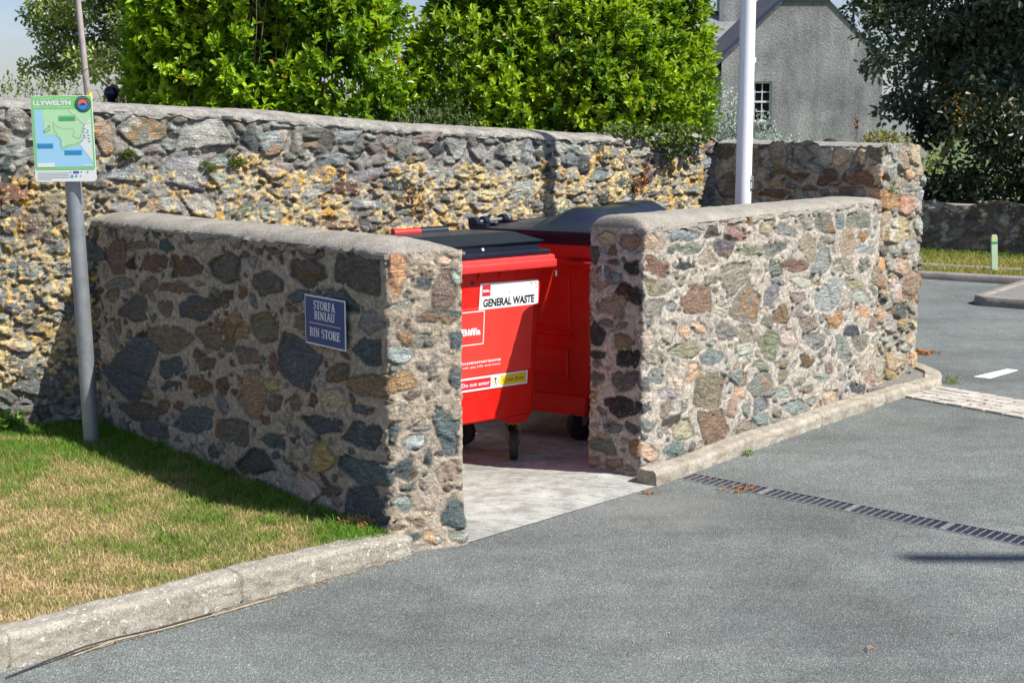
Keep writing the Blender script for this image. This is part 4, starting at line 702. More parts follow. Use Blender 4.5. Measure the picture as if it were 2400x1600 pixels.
# castor sockets
for x0 in (-.265, -BW + .10):
    mb = MB(); mb.add([(x0 + .00, fy(.27) - .001, .270), (x0 + .165, fy(.27) - .001, .270), (x0 + .150, fy(.27) + .02, .222), (x0 + .045, fy(.27) + .02, .222), (x0, fy(.27) + .2, .270), (x0 + .165, fy(.27) + .2, .270), (x0 + .150, fy(.27) + .17, .222), (x0 + .045, fy(.27) + .17, .222)],
           [(0, 1, 2, 3), (1, 5, 6, 2), (5, 4, 7, 6), (4, 0, 3, 7), (3, 2, 6, 7)])
    mb.build('castor_socket', M['red'], b1)
def castor(parent, x, y, rot, r=.085, top=.225, w=.046, rust=True):
    Mx = Matrix.Translation((x, y, 0)) @ Matrix.Rotation(rot, 4, 'Z')
    mb = MB(); mb.lathe([(r * .55, -w / 2), (r * .93, -w / 2), (r, -w * .28), (r, w * .28), (r * .93, w / 2), (r * .55, w / 2)], 30, Mx @ Matrix.Translation((0, 0, r)) @ Matrix.Rotation(R(90), 4, 'Y'))
    ty = mb.build('wheel', M['rubber'], parent, smooth=True)
    mb = MB(); mb.lathe([(0, -w * .42), (r * .2, -w * .5), (r * .24, -w * .3), (r * .56, -w * .3), (r * .56, w * .3), (r * .24, w * .3), (r * .2, w * .5), (0, w * .42)], 24, Mx @ Matrix.Translation((0, 0, r)) @ Matrix.Rotation(R(90), 4, 'Y'))
    mb.build('hub', M['rubber'], ty, smooth=True)
    mb = MB(); g = w * .5 + .012
    for s in (-1, 1):
        mb.add([(s * g * .75, -.014, r - .004), (s * g * .75, .014, r - .004), (s * g, .026, r * 1.45), (s * g, -.026, r * 1.45), (s * g * .92, .03, top - .018), (s * g * .92, -.03, top - .018), (s * (g * .75 + .004), -.014, r - .004), (s * (g * .75 + .004), .014, r - .004), (s * (g + .004), .026, r * 1.45), (s * (g + .004), -.026, r * 1.45), (s * (g * .92 + .004), .03, top - .018), (s * (g * .92 + .004), -.03, top - .018)],
               [(0, 1, 2, 3), (3, 2, 4, 5), (6, 9, 8, 7), (9, 11, 10, 8), (0, 3, 9, 6), (3, 5, 11, 9), (1, 7, 8, 2), (2, 8, 10, 4), (0, 6, 7, 1)])
    mb.box((-g - .004, -.034, top - .019), (g + .004, .034, top - .010)); mb.box((-.042, -.042, top - .0098), (.042, .042, top - .002))
    mb.v = [tuple(Mx @ Vector(v)) for v in mb.v]; mb.build('fork', M['rusty'] if rust else M['galv'], parent)
castor(b1, -.165, fy(.27) + .075, R(-37)); castor(b1, -BW + .19, fy(.27) + .075, R(10)); castor(b1, -.20, DP - .10, R(30), rust=False); castor(b1, -BW + .2, DP - .24, R(40))
# lid
lid = loft([(-BW + .03, -.026, .034, DP - .05, 1.166, .02), (-BW + .025, -.022, .030, DP - .045, 1.172, .02), (-BW + .025, -.022, .030, DP - .045, 1.184, .02), (-BW + .032, -.030, .038, DP - .05, 1.190, .02), (-BW + .06, -.075, .062, DP - .06, 1.193, .02), (-BW + .065, -.078, .065, DP - .06, 1.236, .02)]).build('lid', M['black'], b1, smooth=True)
mb = MB(); x0, x1 = -BW + .06, -.060
mb.add([(x0, .052, 1.236), (x1, .052, 1.236), (x1 - .05, .27, 1.272), (x0, .27, 1.272), (x0, .052, 1.241), (x1, .052, 1.241), (x1 - .05, .27, 1.277), (x0, .27, 1.277), (x1 - .07, DP - .05, 1.262), (x0, DP - .05, 1.262), (x1 - .07, DP - .05, 1.23), (x0, DP - .05, 1.23), (x1 - .02, .27, 1.236)],
       [(0, 3, 2, 1), (4, 5, 6, 7), (0, 1, 5, 4), (7, 6, 8, 9), (8, 10, 11, 9), (3, 7, 4, 0), (1, 2, 6, 5), (1, 12, 6), (12, 10, 8, 6)])
mb.build('hatch', M['black'], lid)
mb = MB(); mb.prism(rr(-.61, 1.198, -.405, 1.232, .016), 0, .004, Matrix.Translation((0, .066, 0)) @ Matrix.Rotation(R(90), 4, 'X')); mb.build('lock_boss', M['black'], lid)
mb = MB(); mb.lathe([(0, .008), (.007, .007), (.009, .004), (.009, 0)], 14, Matrix.Translation((-.475, .062, 1.212)) @ Matrix.Rotation(R(90), 4, 'X')); mb.build('lock_bolt', M['whitepaint'], lid, smooth=True)
mb = MB(); mb.tube([(-.615, DP - .03, 1.262), (-.435, DP - .03, 1.262)], .024, 16); mb.build('hinge_rail', M['red'], b1, smooth=True)
mb = MB(); mb.tube([(-.434, DP - .03, 1.260), (-.25, DP - .03, 1.260)], .028, 16); mb.build('hinge_sleeve', M['black'], b1, smooth=True)
for sx in (-.58, -.36):
    mb = MB(); mb.box((sx - .02, DP - .06, 1.10), (sx + .02, DP, 1.255)); mb.build('hinge_post', M['red'], b1)
# stickers on the front face
upv = Vector((0, fy(1.0) - fy(.3), .7)).normalized()
FB = face_frame((0, fy(0) - .0006, 0), (1, 0, 0), upv)
L_ = lambda z: (z - GZ) / upv.z
def fr(x0, z0, x1, z1): return rect(x0, L_(z0), x1, L_(z1))
poly2('faded_sheet', [fr(-.86, .578, -.123, .957)], M['redsheet'], b1, FB, .0010)
sheet = bpy.data.objects['faded_sheet'] if 'faded_sheet' in bpy.data.objects else None
poly2('logo_frame', [fr(-.82, .931, -.456, .936), fr(-.82, .752, -.456, .757), fr(-.461, .7571, -.456, .9309)], M['white'], b1, FB, .0016)
def logo(x0, x1, zc, h, parent, z): 
    return text('Biffa', x0, x1, zc, h, M['white'], parent, 'logo', FB, .03, z=z, cap=.70)
logo(-.606, -.478, L_(.826), .036, b1, .0018)
gw = poly2('general_waste_sticker', [[(x, L_(z)) for x, z in [(-.497, .940), (-.091, .941), (-.093, 1.045), (-.099, 1.047), (-.098, 1.052), (-.0935, 1.054), (-.095, 1.068), (-.104, 1.078), (-.493, 1.083)]]], M['white'], b1, FB, .0022)
poly2('torn_patch', [[(x, L_(z)) for x, z in t] for t in (((-.150, 1.062), (-.142, 1.066), (-.140, 1.058), (-.147, 1.052)), ((-.118, 1.064), (-.110, 1.060), (-.112, 1.051), (-.115, 1.058)), ((-.112, 1.036), (-.100, 1.038), (-.104, 1.031)), ((-.192, 1.046), (-.184, 1.050), (-.186, 1.045)), ((-.300, 1.024), (-.290, 1.020), (-.296, 1.030)))], M['redsheet'], gw, FB, .0026)
poly2('logo_square', [fr(-.479, 1.012, -.424, 1.072)], M['redprint'], gw, FB, .0026); text('Biffa', -.473, -.430, L_(1.041), .013, M['white'], gw, 'logo', FB, .04, z=.0030)
text('GENERAL WASTE', -.470, -.120, L_(.975), .040, M['signblack'], gw, 'lettering', FB, .04, z=.0028)
text('biffa.co.uk/customerzone', -.790, -.333, L_(.657), .017, M['white'], b1, 'lettering', FB, .014, z=.0016)
text('Manage your account, pay bills and more', -.790, -.335, L_(.632), .0105, M['white'], b1, 'lettering', FB, .008, z=.0016)
ws = poly2('warning_sticker', [fr(-.80, .497, -.141, .573)], M['white'], b1, FB, .0022)
poly2('red_panel', [fr(-.602, .508, -.397, .562)], M['redprint'], ws, FB, .0026); text('Do not enter', -.592, -.404, L_(.535), .022, M['white'], ws, 'lettering', FB, .014, z=.0030)
poly2('yellow_panel', [fr(-.331, .507, -.152, .563)], M['yellow'], ws, FB, .0026); text('Crush Zone', -.312, -.168, L_(.536), .020, M['signblack'], ws, 'lettering', FB, .006, z=.0030)
q = L_(.535)
poly2('crush_symbol', [circ(-.364, q + .017, .005, 10), [(-.366, q + .012), (-.362, q + .012), (-.3615, q - .006), (-.3665, q - .006)], [(-.366, q - .004), (-.3755, q - .023), (-.372, q - .023), (-.3635, q - .004)], [(-.3645, q - .004), (-.355, q - .023), (-.3515, q - .023), (-.362, q - .004)], [(-.374, q + .014), (-.366, q + .008), (-.366, q + .011), (-.374, q + .018)], [(-.354, q + .018), (-.362, q + .011), (-.362, q + .008), (-.354, q + .014)]], M['signblack'], ws, FB, .0028)
poly2('crush_symbol', [[(-.388, q + .010), (-.378, q + .005), (-.368, q), (-.378, q - .005), (-.388, q - .010)], [(-.340, q + .010), (-.350, q + .005), (-.360, q), (-.350, q - .005), (-.340, q - .010)]], M['yellow'], ws, FB, .0026)

# ------------------------------------------------------------------ rear bin, hinge side to the left, short side to the camera
b2 = empty('wheeled_bin', (-.215, 8.925, -.0475), 'large red bin with a domed black lid, behind the general waste bin', 'waste bin', 'red wheeled waste bins', rz=R(-30))
b2.scale = (1.05,) * 3; SL, LN = .80, 1.30       # short side, length
loft([(.08, SL - .07, .075, LN - .09, .265, .04), (.07, SL - .055, .062, LN - .08, .285, .04), (.035, SL - .02, .020, LN - .03, 1.05, .04), (.02, SL - .005, .012, LN - .02, 1.10, .03), (.005, SL + .01, -.002, LN, 1.105, .03), (.005, SL + .01, -.002, LN, 1.175, .03)]).build('body', M['red'], b2, smooth=True)
loft([(.30, SL - .10, .06, .40, .16, .03), (.28, SL - .08, .055, .42, .275, .03)]).build('base_well', M['red'], b2, smooth=True)
mb = MB()
def ribframe(x0, x1, z0, z1, w=.012, d=.010):
    yy = lambda z: .062 - (z - .285) / .765 * .042
    for (a, b, c, e) in ((x0, z0, x1, z0 + w), (x0, z1 - w, x1, z1), (x0, z0 + w + .0002, x0 + w, z1 - w - .0002), (x1 - w, z0 + w + .0002, x1, z1 - w - .0002)):
        mb.add([(a, yy(b) - d, b), (c, yy(b) - d, b), (c, yy(e) - d, e), (a, yy(e) - d, e), (a, yy(b) + .004, b), (c, yy(b) + .004, b), (c, yy(e) + .004, e), (a, yy(e) + .004, e)], [(0, 1, 2, 3), (0, 4, 5, 1), (1, 5, 6, 2), (2, 6, 7, 3), (3, 7, 4, 0)])
ribframe(.16, SL - .19, .62, .66); ribframe(.13, SL - .21, .38, .56); ribframe(.13, SL - .19, .66 + .02, 1.0, .008, .006)
mb.build('pressed_ribs', M['red'], b2, bevel=.004)
mb = MB(); mb.box((SL - .20, -.035, 1.06), (SL - .02, .01, 1.085)); mb.box((SL - .09, -.030, 1.0), (SL - .02, .005, 1.0598)); mb.build('comb_bar', M['red'], b2, bevel=.006)
castor(b2, SL - .16, .13, R(-25), .10, .262, .045, False); castor(b2, .16, .13, R(20), .10, .262, .045, False); castor(b2, SL - .17, LN - .2, R(5), .10, .262, .045, False); castor(b2, .17, LN - .2, R(30), .10, .262, .045, False)
# domed lid
nu, nv = 90, 140; s = np.linspace(-.055, SL + .07, nu); t = np.linspace(-.03, LN + .03, nv); S_, T_ = np.meshgrid(s, t, indexing='ij')
edge = sm(T_, .02, .30) * (1 - sm(T_, LN - .16, LN)); ramp_ = np.clip((S_ + .03) / .40, 0, 1) * .050; hump = sm(S_, .30, .50) * (.066) * edge
fall = 1 - sm(S_, SL - .22, SL + .03) ** 1.2
hh = (ramp_ * (.25 + .75 * edge) + hump) * np.where(S_ > .4, fall, 1) - .012 * sm(T_, .42, .46) * (1 - sm(T_, .86, .90)) * sm(S_, .3, .4) - .010 * sm(S_, .34, .36) * (1 - sm(S_, .52, .54)) * sm(T_, .06, .09) * (1 - sm(T_, .30, .33))
hh = hh * sm(T_, -.03, .05) * (1 - sm(T_, LN - .05, LN + .03)) * sm(S_, -.055, -.02)
top = np.stack([S_, T_, 1.252 + hh], -1).reshape(-1, 3)
lq = grid_quads(nu, nv)
lo = np_mesh('lid', top, lq, mats=[M['black']], parent=b2, smooth=True)
mb = loft([(-.055 + .10, SL + .05, -.010, LN + .01, 1.176, .03), (-.055 + .015, SL + .066, -.026, LN + .026, 1.215, .03), (-.057, SL + .072, -.032, LN + .032, 1.248, .03), (-.057, SL + .072, -.032, LN + .032, 1.2535, .03), (-.052, SL + .067, -.027, LN + .027, 1.2535, .03)]); mb.f = mb.f[:-2]; mb.build('lid_skirt', M['black'], lo, smooth=True)
for k, yy in enumerate((.00, .11, .34)):
    mb = MB(); mb.lathe([(0, -.022), (.030, -.022), (.034, -.018), (.034, .018), (.030, .022), (0, .022)], 20, Matrix.Translation((-.035, yy + .02, 1.275)) @ Matrix.Rotation(R(90), 4, 'X')); mb.box((-.035, yy - .002, 1.245), (.06, yy + .042, 1.272)); mb.build('hinge_lug', M['black'], lo, smooth=True)
mb = MB(); mb.tube([(-.035, .0, 1.278), (-.035, .44, 1.278)], .010, 10); mb.build('hinge_rod', M['galv'], b2, smooth=True)

# ------------------------------------------------------------------ gate hooks on the shaded end of the right hand wall
ed = (Vector((E1[0] - D1[0], E1[1] - D1[1], 0))).normalized(); en = Vector((ed.y, -ed.x, 0))
for zz, lab, flip in ((1.095, 'upper galvanised gate hook set in the shaded end of the low wall', 1), (.255, 'lower galvanised gate hook set in the shaded end of the low wall', 1)):
    p = Vector((D1[0], D1[1], 0)) + ed * .15 + en * .012
    h = empty('gate_hook', (p.x, p.y, zz), lab, 'gate hook', 'gate hooks', rz=math.atan2(ed.y, ed.x))
    mb = MB(); mb.box((-.012, -.045, -.022), (.028, .012, -.010)); mb.build('bracket', M['galv'], h, bevel=.002)
    mb = MB(); mb.lathe([(.017, -.026), (.017, .006), (.009, .008), (.009, .052), (.006, .057), (0, .058)], 16, Matrix.Translation((0, -.040, 0))); mb.build('pin', M['galv'], h, smooth=True)

# ------------------------------------------------------------------ flagpole
fp = empty('flagpole', (1.555, 9.6, 0), 'white flagpole rising behind the low sunlit wall', 'flagpole')
mb = MB(); mb.tube([(0, 0, -.02), (0, 0, 2.0), (0, 0, 5.0), (.0, 0, 7.6)], [.056, .053, .046, .032], 36); mb.build('pole', M['whitepaint'], fp, smooth=True)
mb = MB(); mb.lathe([(.09, 0), (.09, .05), (.06, .07), (.057, .12)], 28); mb.build('base_collar', M['whitepaint'], fp, smooth=True)
mb = MB(); mb.lathe([(0, .09), (.03, .08), (.045, .045), (.03, .01), (.012, 0), (.034, -.01), (.034, -.03)], 20, Matrix.Translation((0, 0, 7.62))); mb.build('finial', M['whitepaint'], fp, smooth=True)
mb = MB(); cxp = .050
mb.tube([(cxp - .006, -.026, 1.56), (cxp + .004, -.040, 1.545), (cxp + .004, -.040, 1.475), (cxp - .006, -.026, 1.46)], .006, 8)
mb.tube([(cxp - .004, -.022, 1.525), (cxp + .002, -.040, 1.525)], .006, 8); mb.build('cleat', M['galv'], fp, smooth=True)
mb = MB(); mb.box((.044, -.008, 2.30), (.062, .008, 2.335)); mb.build('halyard_guide', M['whitepaint'], fp, bevel=.003)

# ------------------------------------------------------------------ leaves and plants
def leaves(name, pos, axis, nrm, ln, wd, col, mat, parent=None, fold=.25, curl=.15):
    """pos,axis,nrm: (n,3); every leaf a folded six-point blade with its own colour"""
    n = len(pos); side = np.cross(axis, nrm); side /= np.linalg.norm(side, axis=1, keepdims=True) + 1e-9; nrm = np.cross(side, axis)
    ln = ln[:, None]; wd = wd[:, None]; v = np.zeros((n, 6, 3)); v[:, 0] = pos; v[:, 1] = pos + axis * ln - nrm * ln * curl
    for k, (f, w) in enumerate(((.32, .85), (.70, 1.0))):
        b = pos + axis * ln * f - nrm * ln * curl * f * f
        v[:, 2 + k] = b + side * wd * .5 * w + nrm * wd * fold; v[:, 4 + k] = b - side * wd * .5 * w + nrm * wd * fold
    i = np.arange(n)[:, None] * 6
    q = np.concatenate([i + [[0, 2, 3, 1]], i + [[0, 1, 5, 4]]]); c4 = np.concatenate([np.clip(col, 0, 1), np.ones((n, 1))], -1)
    return np_mesh(name, v.reshape(-1, 3), q, mats=[mat], parent=parent, smooth=False, attrs=dict(Col=np.repeat(c4, 6, 0)))
def unit(v): return v / (np.linalg.norm(v, axis=-1, keepdims=True) + 1e-9)
def sprigs(rng, base, ax, per, length, llen, spread=.9):
    """turn sprig bases and directions into leaves set round each twig"""
    n = len(base); ref = unit(rng.normal(size=(n, 3))); x = unit(np.cross(ax, ref)); y = np.cross(ax, x); P_, A_, N_ = [], [], []
    for k in range(per):
        f = (k + .5) / per; an = k * 2.4 + rng.uniform(-.4, .4, n); rad = x * np.cos(an)[:, None] + y * np.sin(an)[:, None]
        sp = spread * (1 - .55 * f); a = unit(ax * (1 - sp * .5) + rad * sp + rng.normal(0, .16, (n, 3))); P_.append(base + ax * (length * f)[:, None]); A_.append(a)
        nn = unit(ax * .8 - rad * .3 + np.array([0, 0, .5]) + rng.normal(0, .25, (n, 3))); N_.append(nn)
    return np.concatenate(P_), np.concatenate(A_), np.concatenate(N_)
def blob_points(rng, blobs, n, r0=.6, r1=1.03):
    """points in the outer shells of a set of ellipsoids, with outward directions"""
    B = np.array(blobs, float); w = B[:, 3] * B[:, 4] + B[:, 4] * B[:, 5] + B[:, 3] * B[:, 5]; i = rng.choice(len(B), n, p=w / w.sum())
    d = unit(rng.normal(size=(n, 3))); r = 1 - (1 - rng.uniform(0, 1, n) ** .55) * (1 - r0); r = r * r1
    p = B[i, :3] + d * B[i, 3:6] * r[:, None]; o = unit(d / B[i, 3:6]); return p, o
def branches(name, mat, root, targets, parent, r=.02, seed=1, n=6, thin=.25):
    rng = random.Random(seed); mb = MB()
    for tx, ty, tz in targets:
        p0 = Vector(root); p1 = Vector((tx, ty, tz)); pts = []
        for k in range(n + 1):
            f = k / n; p = p0.lerp(p1, f); w = math.sin(f * math.pi) * (p1 - p0).length * .06
            pts.append(p + Vector((rng.uniform(-w, w), rng.uniform(-w, w), (f - f * f) * .3 * w)))
        mb.tube(pts, [r * (1 - (1 - thin) * k / n) for k in range(n + 1)], 7)
    return mb.build(name, mat, parent, smooth=True)
M['bark'] = simple('greyish_bark', (.16, .125, .085), .9, var=.4, scale=18, bmp=.6, bscale=60)
M['twig'] = simple('pale_twig', (.28, .22, .14), .85, var=.35, scale=20)
M['hedge'] = leaf_mat('glossy_hedge_leaf', .40, .36, (1.4, 1.3, .3), .5)
M['ivy'] = leaf_mat('ivy_leaf', .45, .25, (1.3, 1.3, .5), .4)
M['treeleaf'] = leaf_mat('tree_leaf', .42, .22, (1.4, 1.3, .5), .55)
M['greyleaf'] = leaf_mat('grey_shrub_leaf', .6, .2, (1.1, 1.1, .9), .3)
def hedge(label, root, blobs, nspr, seed, dens, lsz=.058, zmin=1.2, col_a=(.055, .16, .010), col_b=(.38, .56, .02), trunks=5):
    rng = np.random.default_rng(seed); e = empty('hedge_shrub', root, label, 'shrub', 'broadleaf shrubs behind the high wall')
    p, o = blob_points(rng, blobs, int(nspr * 1.15)); k = p[:, 2] > zmin; p = p[k]; o = o[k]
    lump = fbm(p[:, 0] * 1.0 + p[:, 1] * .9, p[:, 2] + p[:, 1] * .4, .30, seed, 3); k = (lump > .50 - .16 * rng.random(len(p)) - .10 * sm(-p[:, 2], -2.45, -2.1)) ; p = p[k]; o = o[k]; lump = lump[k]
    ax = unit(o * .75 + np.array([0, 0, .65]) + rng.normal(0, .33, o.shape)); L = rng.uniform(.05, .13, len(p))
    p = p - ax * L[:, None] * .3
    P_, A_, N_ = sprigs(rng, p, ax, 8, L, lsz); n = len(P_)
    young = np.tile(np.clip(fbm(p[:, 0] * 1.3, p[:, 2] + p[:, 1], .22, seed + 3, 3) * 1.9 - .52 + rng.normal(0, .14, len(p)), 0, 1), 8) * .8 + np.repeat(np.linspace(-.1, .3, 8), len(p))
    young = np.clip(young + rng.normal(0, .12, n), 0, 1)[:, None]
    col = np.array(col_a) * (1 - young) + np.array(col_b) * young; col = col * rng.uniform(.75, 1.25, (n, 1))
    yel = rng.random(n) < .012; col[yel] = np.array((.42, .30, .03))
    s = lsz * rng.uniform(.65, 1.2, n)
    ob = leaves('foliage', P_, A_, N_, s, s * rng.uniform(.42, .58, n), col, M['hedge'], e); child_world(ob, e)
    mb = MB(); rr_ = random.Random(seed); B = blobs
    for k in range(trunks * 6):
        b = B[rr_.randrange(len(B))]; t_ = (b[0] + rr_.uniform(-.7, .7) * b[3], b[1] - b[4] * rr_.uniform(.3, .92), b[2] + b[5] * rr_.uniform(.2, .9)); p0 = Vector((root[0] + rr_.uniform(-.35, .35), root[1] + rr_.uniform(-.2, .2) - .15, .0)) ; p1 = Vector(t_)
        mid_ = p0.lerp(p1, .5) + Vector((rr_.uniform(-.15, .15), -.18, rr_.uniform(0, .2))); pts = []
        for q_ in range(9):
            f = q_ / 8; pts.append(p0 * (1 - f) ** 2 + mid_ * 2 * f * (1 - f) + p1 * f * f + Vector((rr_.uniform(-.02, .02), rr_.uniform(-.02, .02), 0)))
        mb.tube(pts, [.009 * (1 - f / 9.5) for f in range(9)], 6)
    ob = mb.build('stems', M['bark'], e, smooth=True); child_world(ob, e)
    return e
hedge('large bright green glossy-leaved shrub, left of the two behind the high wall', (-1.9, 10.75, 0),
      [(-2.1, 10.75, 2.2, .72, .62, 1.0), (-1.45, 10.95, 2.35, .70, .70, 1.05), (-1.85, 10.8, 3.0, .85, .7, .7), (-2.35, 10.75, 2.7, .48, .5, .62), (-1.34, 11.0, 2.9, .48, .55, .65)], 8600, 3, 1, lsz=.066)
hedge('large glossy-leaved shrub with yellowish stems, right of the two behind the high wall', (.5, 11.75, 0),
      [(-.25, 11.45, 2.1, .62, .62, .85), (.45, 11.7, 2.3, .82, .75, 1.0), (1.05, 11.95, 2.2, .60, .55, .85), (-.02, 11.7, 3.0, .60, .62, .55), (.7, 11.9, 3.0, .72, .62, .72), (1.22, 12.0, 2.75, .42, .4, .5)], 12500, 8, 1, lsz=.058, col_a=(.055, .15, .010), col_b=(.35, .51, .022))
# small low shrub growing between them, seen over the wall top
def tuft(name, label, cat, root, blobs, n, lsz, ca, cb, seed, mat, per=6, group=None, asp=.55, twigs=0, updir=.5, part='foliage', L0=.05, zmin=-9):
    rng = np.random.default_rng(seed); e = empty(name, root, label, cat, group); p, o = blob_points(rng, blobs, n, .35); k = p[:, 2] > zmin; p = p[k]; o = o[k]
    ax = unit(o * .7 + np.array([0, 0, updir]) + rng.normal(0, .35, o.shape)); L = rng.uniform(.6, 1.5, len(p)) * L0
    P_, A_, N_ = sprigs(rng, p, ax, per, L, lsz); m = len(P_); f = rng.random((m, 1)); col = np.array(ca) * (1 - f) + np.array(cb) * f; s = lsz * rng.uniform(.6, 1.25, m)
    ob = leaves(part, P_, A_, N_, s, s * asp, col, mat, e); child_world(ob, e)
    if twigs:
        rr_ = random.Random(seed); mb = MB()
        for k in range(twigs):
            b = blobs[rr_.randrange(len(blobs))]; p1 = Vector((b[0] + rr_.uniform(-.9, .9) * b[3], b[1] + rr_.uniform(-.8, .8) * b[4], b[2] + rr_.uniform(0, 1.0) * b[5])); p0 = Vector(root); md = p0.lerp(p1, .6) + Vector((rr_.uniform(-.1, .1), 0, .05))
            mb.tube([p0, p0.lerp(md, .5), md, md.lerp(p1, .5), p1], [.012, .010, .008, .005, .003], 5)
        ob = mb.build('twigs', M['twig'], e); child_world(ob, e)
    return e
tuft('small_shrub', 'small fine-leaved shrub on the wall top between the two big shrubs', 'shrub', (-.55, 10.7, .0), [(-.55, 10.65, 1.86, .32, .14, .17)], 420, .022, (.06, .12, .03), (.20, .26, .09), 4, M['ivy'], twigs=8, zmin=1.7)
tuft('ivy_patch', 'ivy spilling over the top of the high wall under the right shrub', 'ivy', (1.1, 10.92, 1.7), [(1.12, 10.92, 1.80, .28, .10, .06), (1.38, 11.08, 1.80, .18, .12, .06), (1.25, 10.90, 1.70, .10, .05, .07), (.85, 10.80, 1.81, .22, .10, .05)], 400, .030, (.05, .10, .02), (.20, .27, .06), 9, M['ivy'], per=4, asp=.9, L0=.03)
tuft('rust_weed', 'rust brown dried weed growing out of the wall behind the rear bin lid', 'weed', (.95, 10.78, 1.4), [(.93, 10.75, 1.44, .07, .02, .08), (1.02, 10.81, 1.53, .04, .02, .05)], 90, .015, (.16, .04, .015), (.36, .13, .03), 12, M['ivy'], per=4, L0=.02)
tuft('rust_weed', 'reddish dried weed on the lichened wall above the front bin', 'weed', (-.68, 9.61, 1.4), [(-.69, 9.60, 1.42, .09, .03, .05), (-.62, 9.64, 1.34, .07, .03, .05)], 120, .015, (.14, .05, .025), (.26, .12, .05), 13, M['ivy'], per=3, L0=.015)
for i, (x, y, z, r, lab) in enumerate(((-2.318, 8.665, 1.725, .045, 'dark green moss clump on the high wall, left of three'), (-1.896, 8.90, 1.641, .055, 'round green moss clump on the high wall, middle of three'), (-1.73, 8.99, 1.672, .05, 'green moss clump on the high wall, right of three'))):
    tuft('moss_clump', lab, 'moss', (x, y, z), [(x, y - .015, z, r, .02, r * .6)], 160, .010, (.06, .10, .015), (.16, .22, .03), 20 + i, M['ivy'], per=4, group='moss clumps on the high wall', L0=.01)
tuft('wall_weed', 'creeping weed with yellowing leaves on top of the pier', 'weed', (2.75, 10.6, 1.76), [(2.78, 10.75, 1.77, .17, .12, .035)], 90, .030, (.10, .13, .03), (.36, .30, .07), 31, M['ivy'], per=4, L0=.03, twigs=0)
tuft('wall_weed', 'small weed trailing off the right edge of the pier', 'weed', (3.08, 10.55, 1.6), [(3.10, 10.55, 1.58, .05, .04, .09)], 30, .026, (.14, .20, .05), (.36, .38, .12), 32, M['ivy'], per=3, L0=.03)
tuft('wall_weed', 'tiny green weed rooted in a joint of the pier', 'weed', (2.66, 10.02, 1.43), [(2.67, 10.01, 1.44, .05, .02, .02)], 40, .014, (.10, .16, .03), (.20, .26, .06), 33, M['ivy'], per=3, L0=.01)
tuft('kerb_weed', 'small green weed at the rounded kerb end beyond the pier', 'weed', (3.24, 10.35, 0), [(3.27, 10.33, .02, .05, .05, .025)], 45, .016, (.10, .18, .03), (.30, .36, .08), 34, M['ivy'], per=3, L0=.02)
tuft('kerb_weed', 'tiny green weed in the joint of the sunlit kerb', 'weed', (1.37, 8.13, 0), [(1.38, 8.11, .01, .03, .03, .012)], 40, .012, (.10, .18, .03), (.24, .34, .06), 35, M['ivy'], per=3, L0=.008)
tuft('broad_weed', 'light green broad-leaved weed at the foot of the high wall', 'weed', (-3.10, 8.38, .09), [(-3.02, 8.36, .12, .07, .05, .04)], 26, .055, (.12, .24, .04), (.22, .36, .08), 36, M['ivy'], per=4, asp=.8, L0=.03)
tuft('dry_weed', 'dry straw coloured tuft where the kerb meets the shaded wall', 'weed', (-.69, 6.33, .09), [(-.72, 6.36, .10, .10, .04, .02)], 160, .020, (.45, .27, .10), (.62, .44, .20), 37, M['ivy'], per=4, asp=.2, L0=.02)
# seed head against the gable
mb = MB(); mb.tube([(0, 0, 0), (.01, 0, .10), (0, 0, .17)], .004, 5); 
for k in range(7): mb.lathe([(0, .012), (.011, .004), (.009, -.008), (0, -.012)], 7, Matrix.Translation((.012 * math.sin(k * 2.1), .010 * math.cos(k * 2.1), .10 + .013 * k)))
o = mb.build('seed_head', M['rusty'], None); o.location = (2.61, 10.9, 1.76); tag(o, 'brown dried seed head standing on the wall top against the grey gable', 'seed head')
tuft('small_shrub', 'small bright shrub showing over the wall at the far left', 'shrub', (-3.75, 10.6, 0), [(-3.85, 10.5, 1.98, .22, .2, .15), (-3.52, 10.5, 2.02, .20, .18, .17), (-3.3, 10.5, 2.10, .12, .1, .10)], 240, .030, (.06, .13, .02), (.26, .34, .07), 41, M['ivy'], per=6, twigs=14, L0=.07, zmin=1.6)
tuft('grey_shrub', 'silvery grey-leaved shrub beyond the wall, beside the flagpole and the house window', 'shrub', (2.1, 14.2, 0), [(1.95, 14.2, 1.80, .38, .35, .42), (2.25, 14.2, 1.55, .42, .4, .40), (2.62, 14.3, 1.42, .26, .3, .36), (1.7, 14.1, 1.5, .3, .3, .4)], 1500, .034, (.20, .26, .22), (.48, .54, .48), 43, M['greyleaf'], per=6, twigs=26, asp=.5, L0=.10, zmin=1.0)
# bare twiggy bush
e = empty('bare_bush', (-3.3, 12.6, 0), 'leafless greyish brown twiggy bush behind the dark ball finial', 'bush'); rr_ = random.Random(5); mb = MB()
for k in range(46):
    p = Vector((-3.3 + rr_.uniform(-.15, .15), 12.6, .4)); d = Vector((rr_.uniform(-.45, .45), rr_.uniform(-.4, .3), 1)).normalized(); pts = [p.copy()]; rad = [.012]
    for q_ in range(9):
        d = (d + Vector((rr_.uniform(-.35, .35), rr_.uniform(-.3, .3), rr_.uniform(-.1, .25)))).normalized(); p = p + d * rr_.uniform(.15, .27); pts.append(p.copy()); rad.append(.010 * (1 - q_ / 10) + .0015)
        if q_ > 2:
            q1 = p + Vector((rr_.uniform(-.2, .2), rr_.uniform(-.2, .2), rr_.uniform(-.02, .2))); mb.tube([p, p.lerp(q1, .5) + Vector((.01, 0, .02)), q1], [.004, .003, .0015], 4)
    mb.tube(pts, rad, 5)
o = mb.build('twigs', M['twig'], e); child_world(o, e)

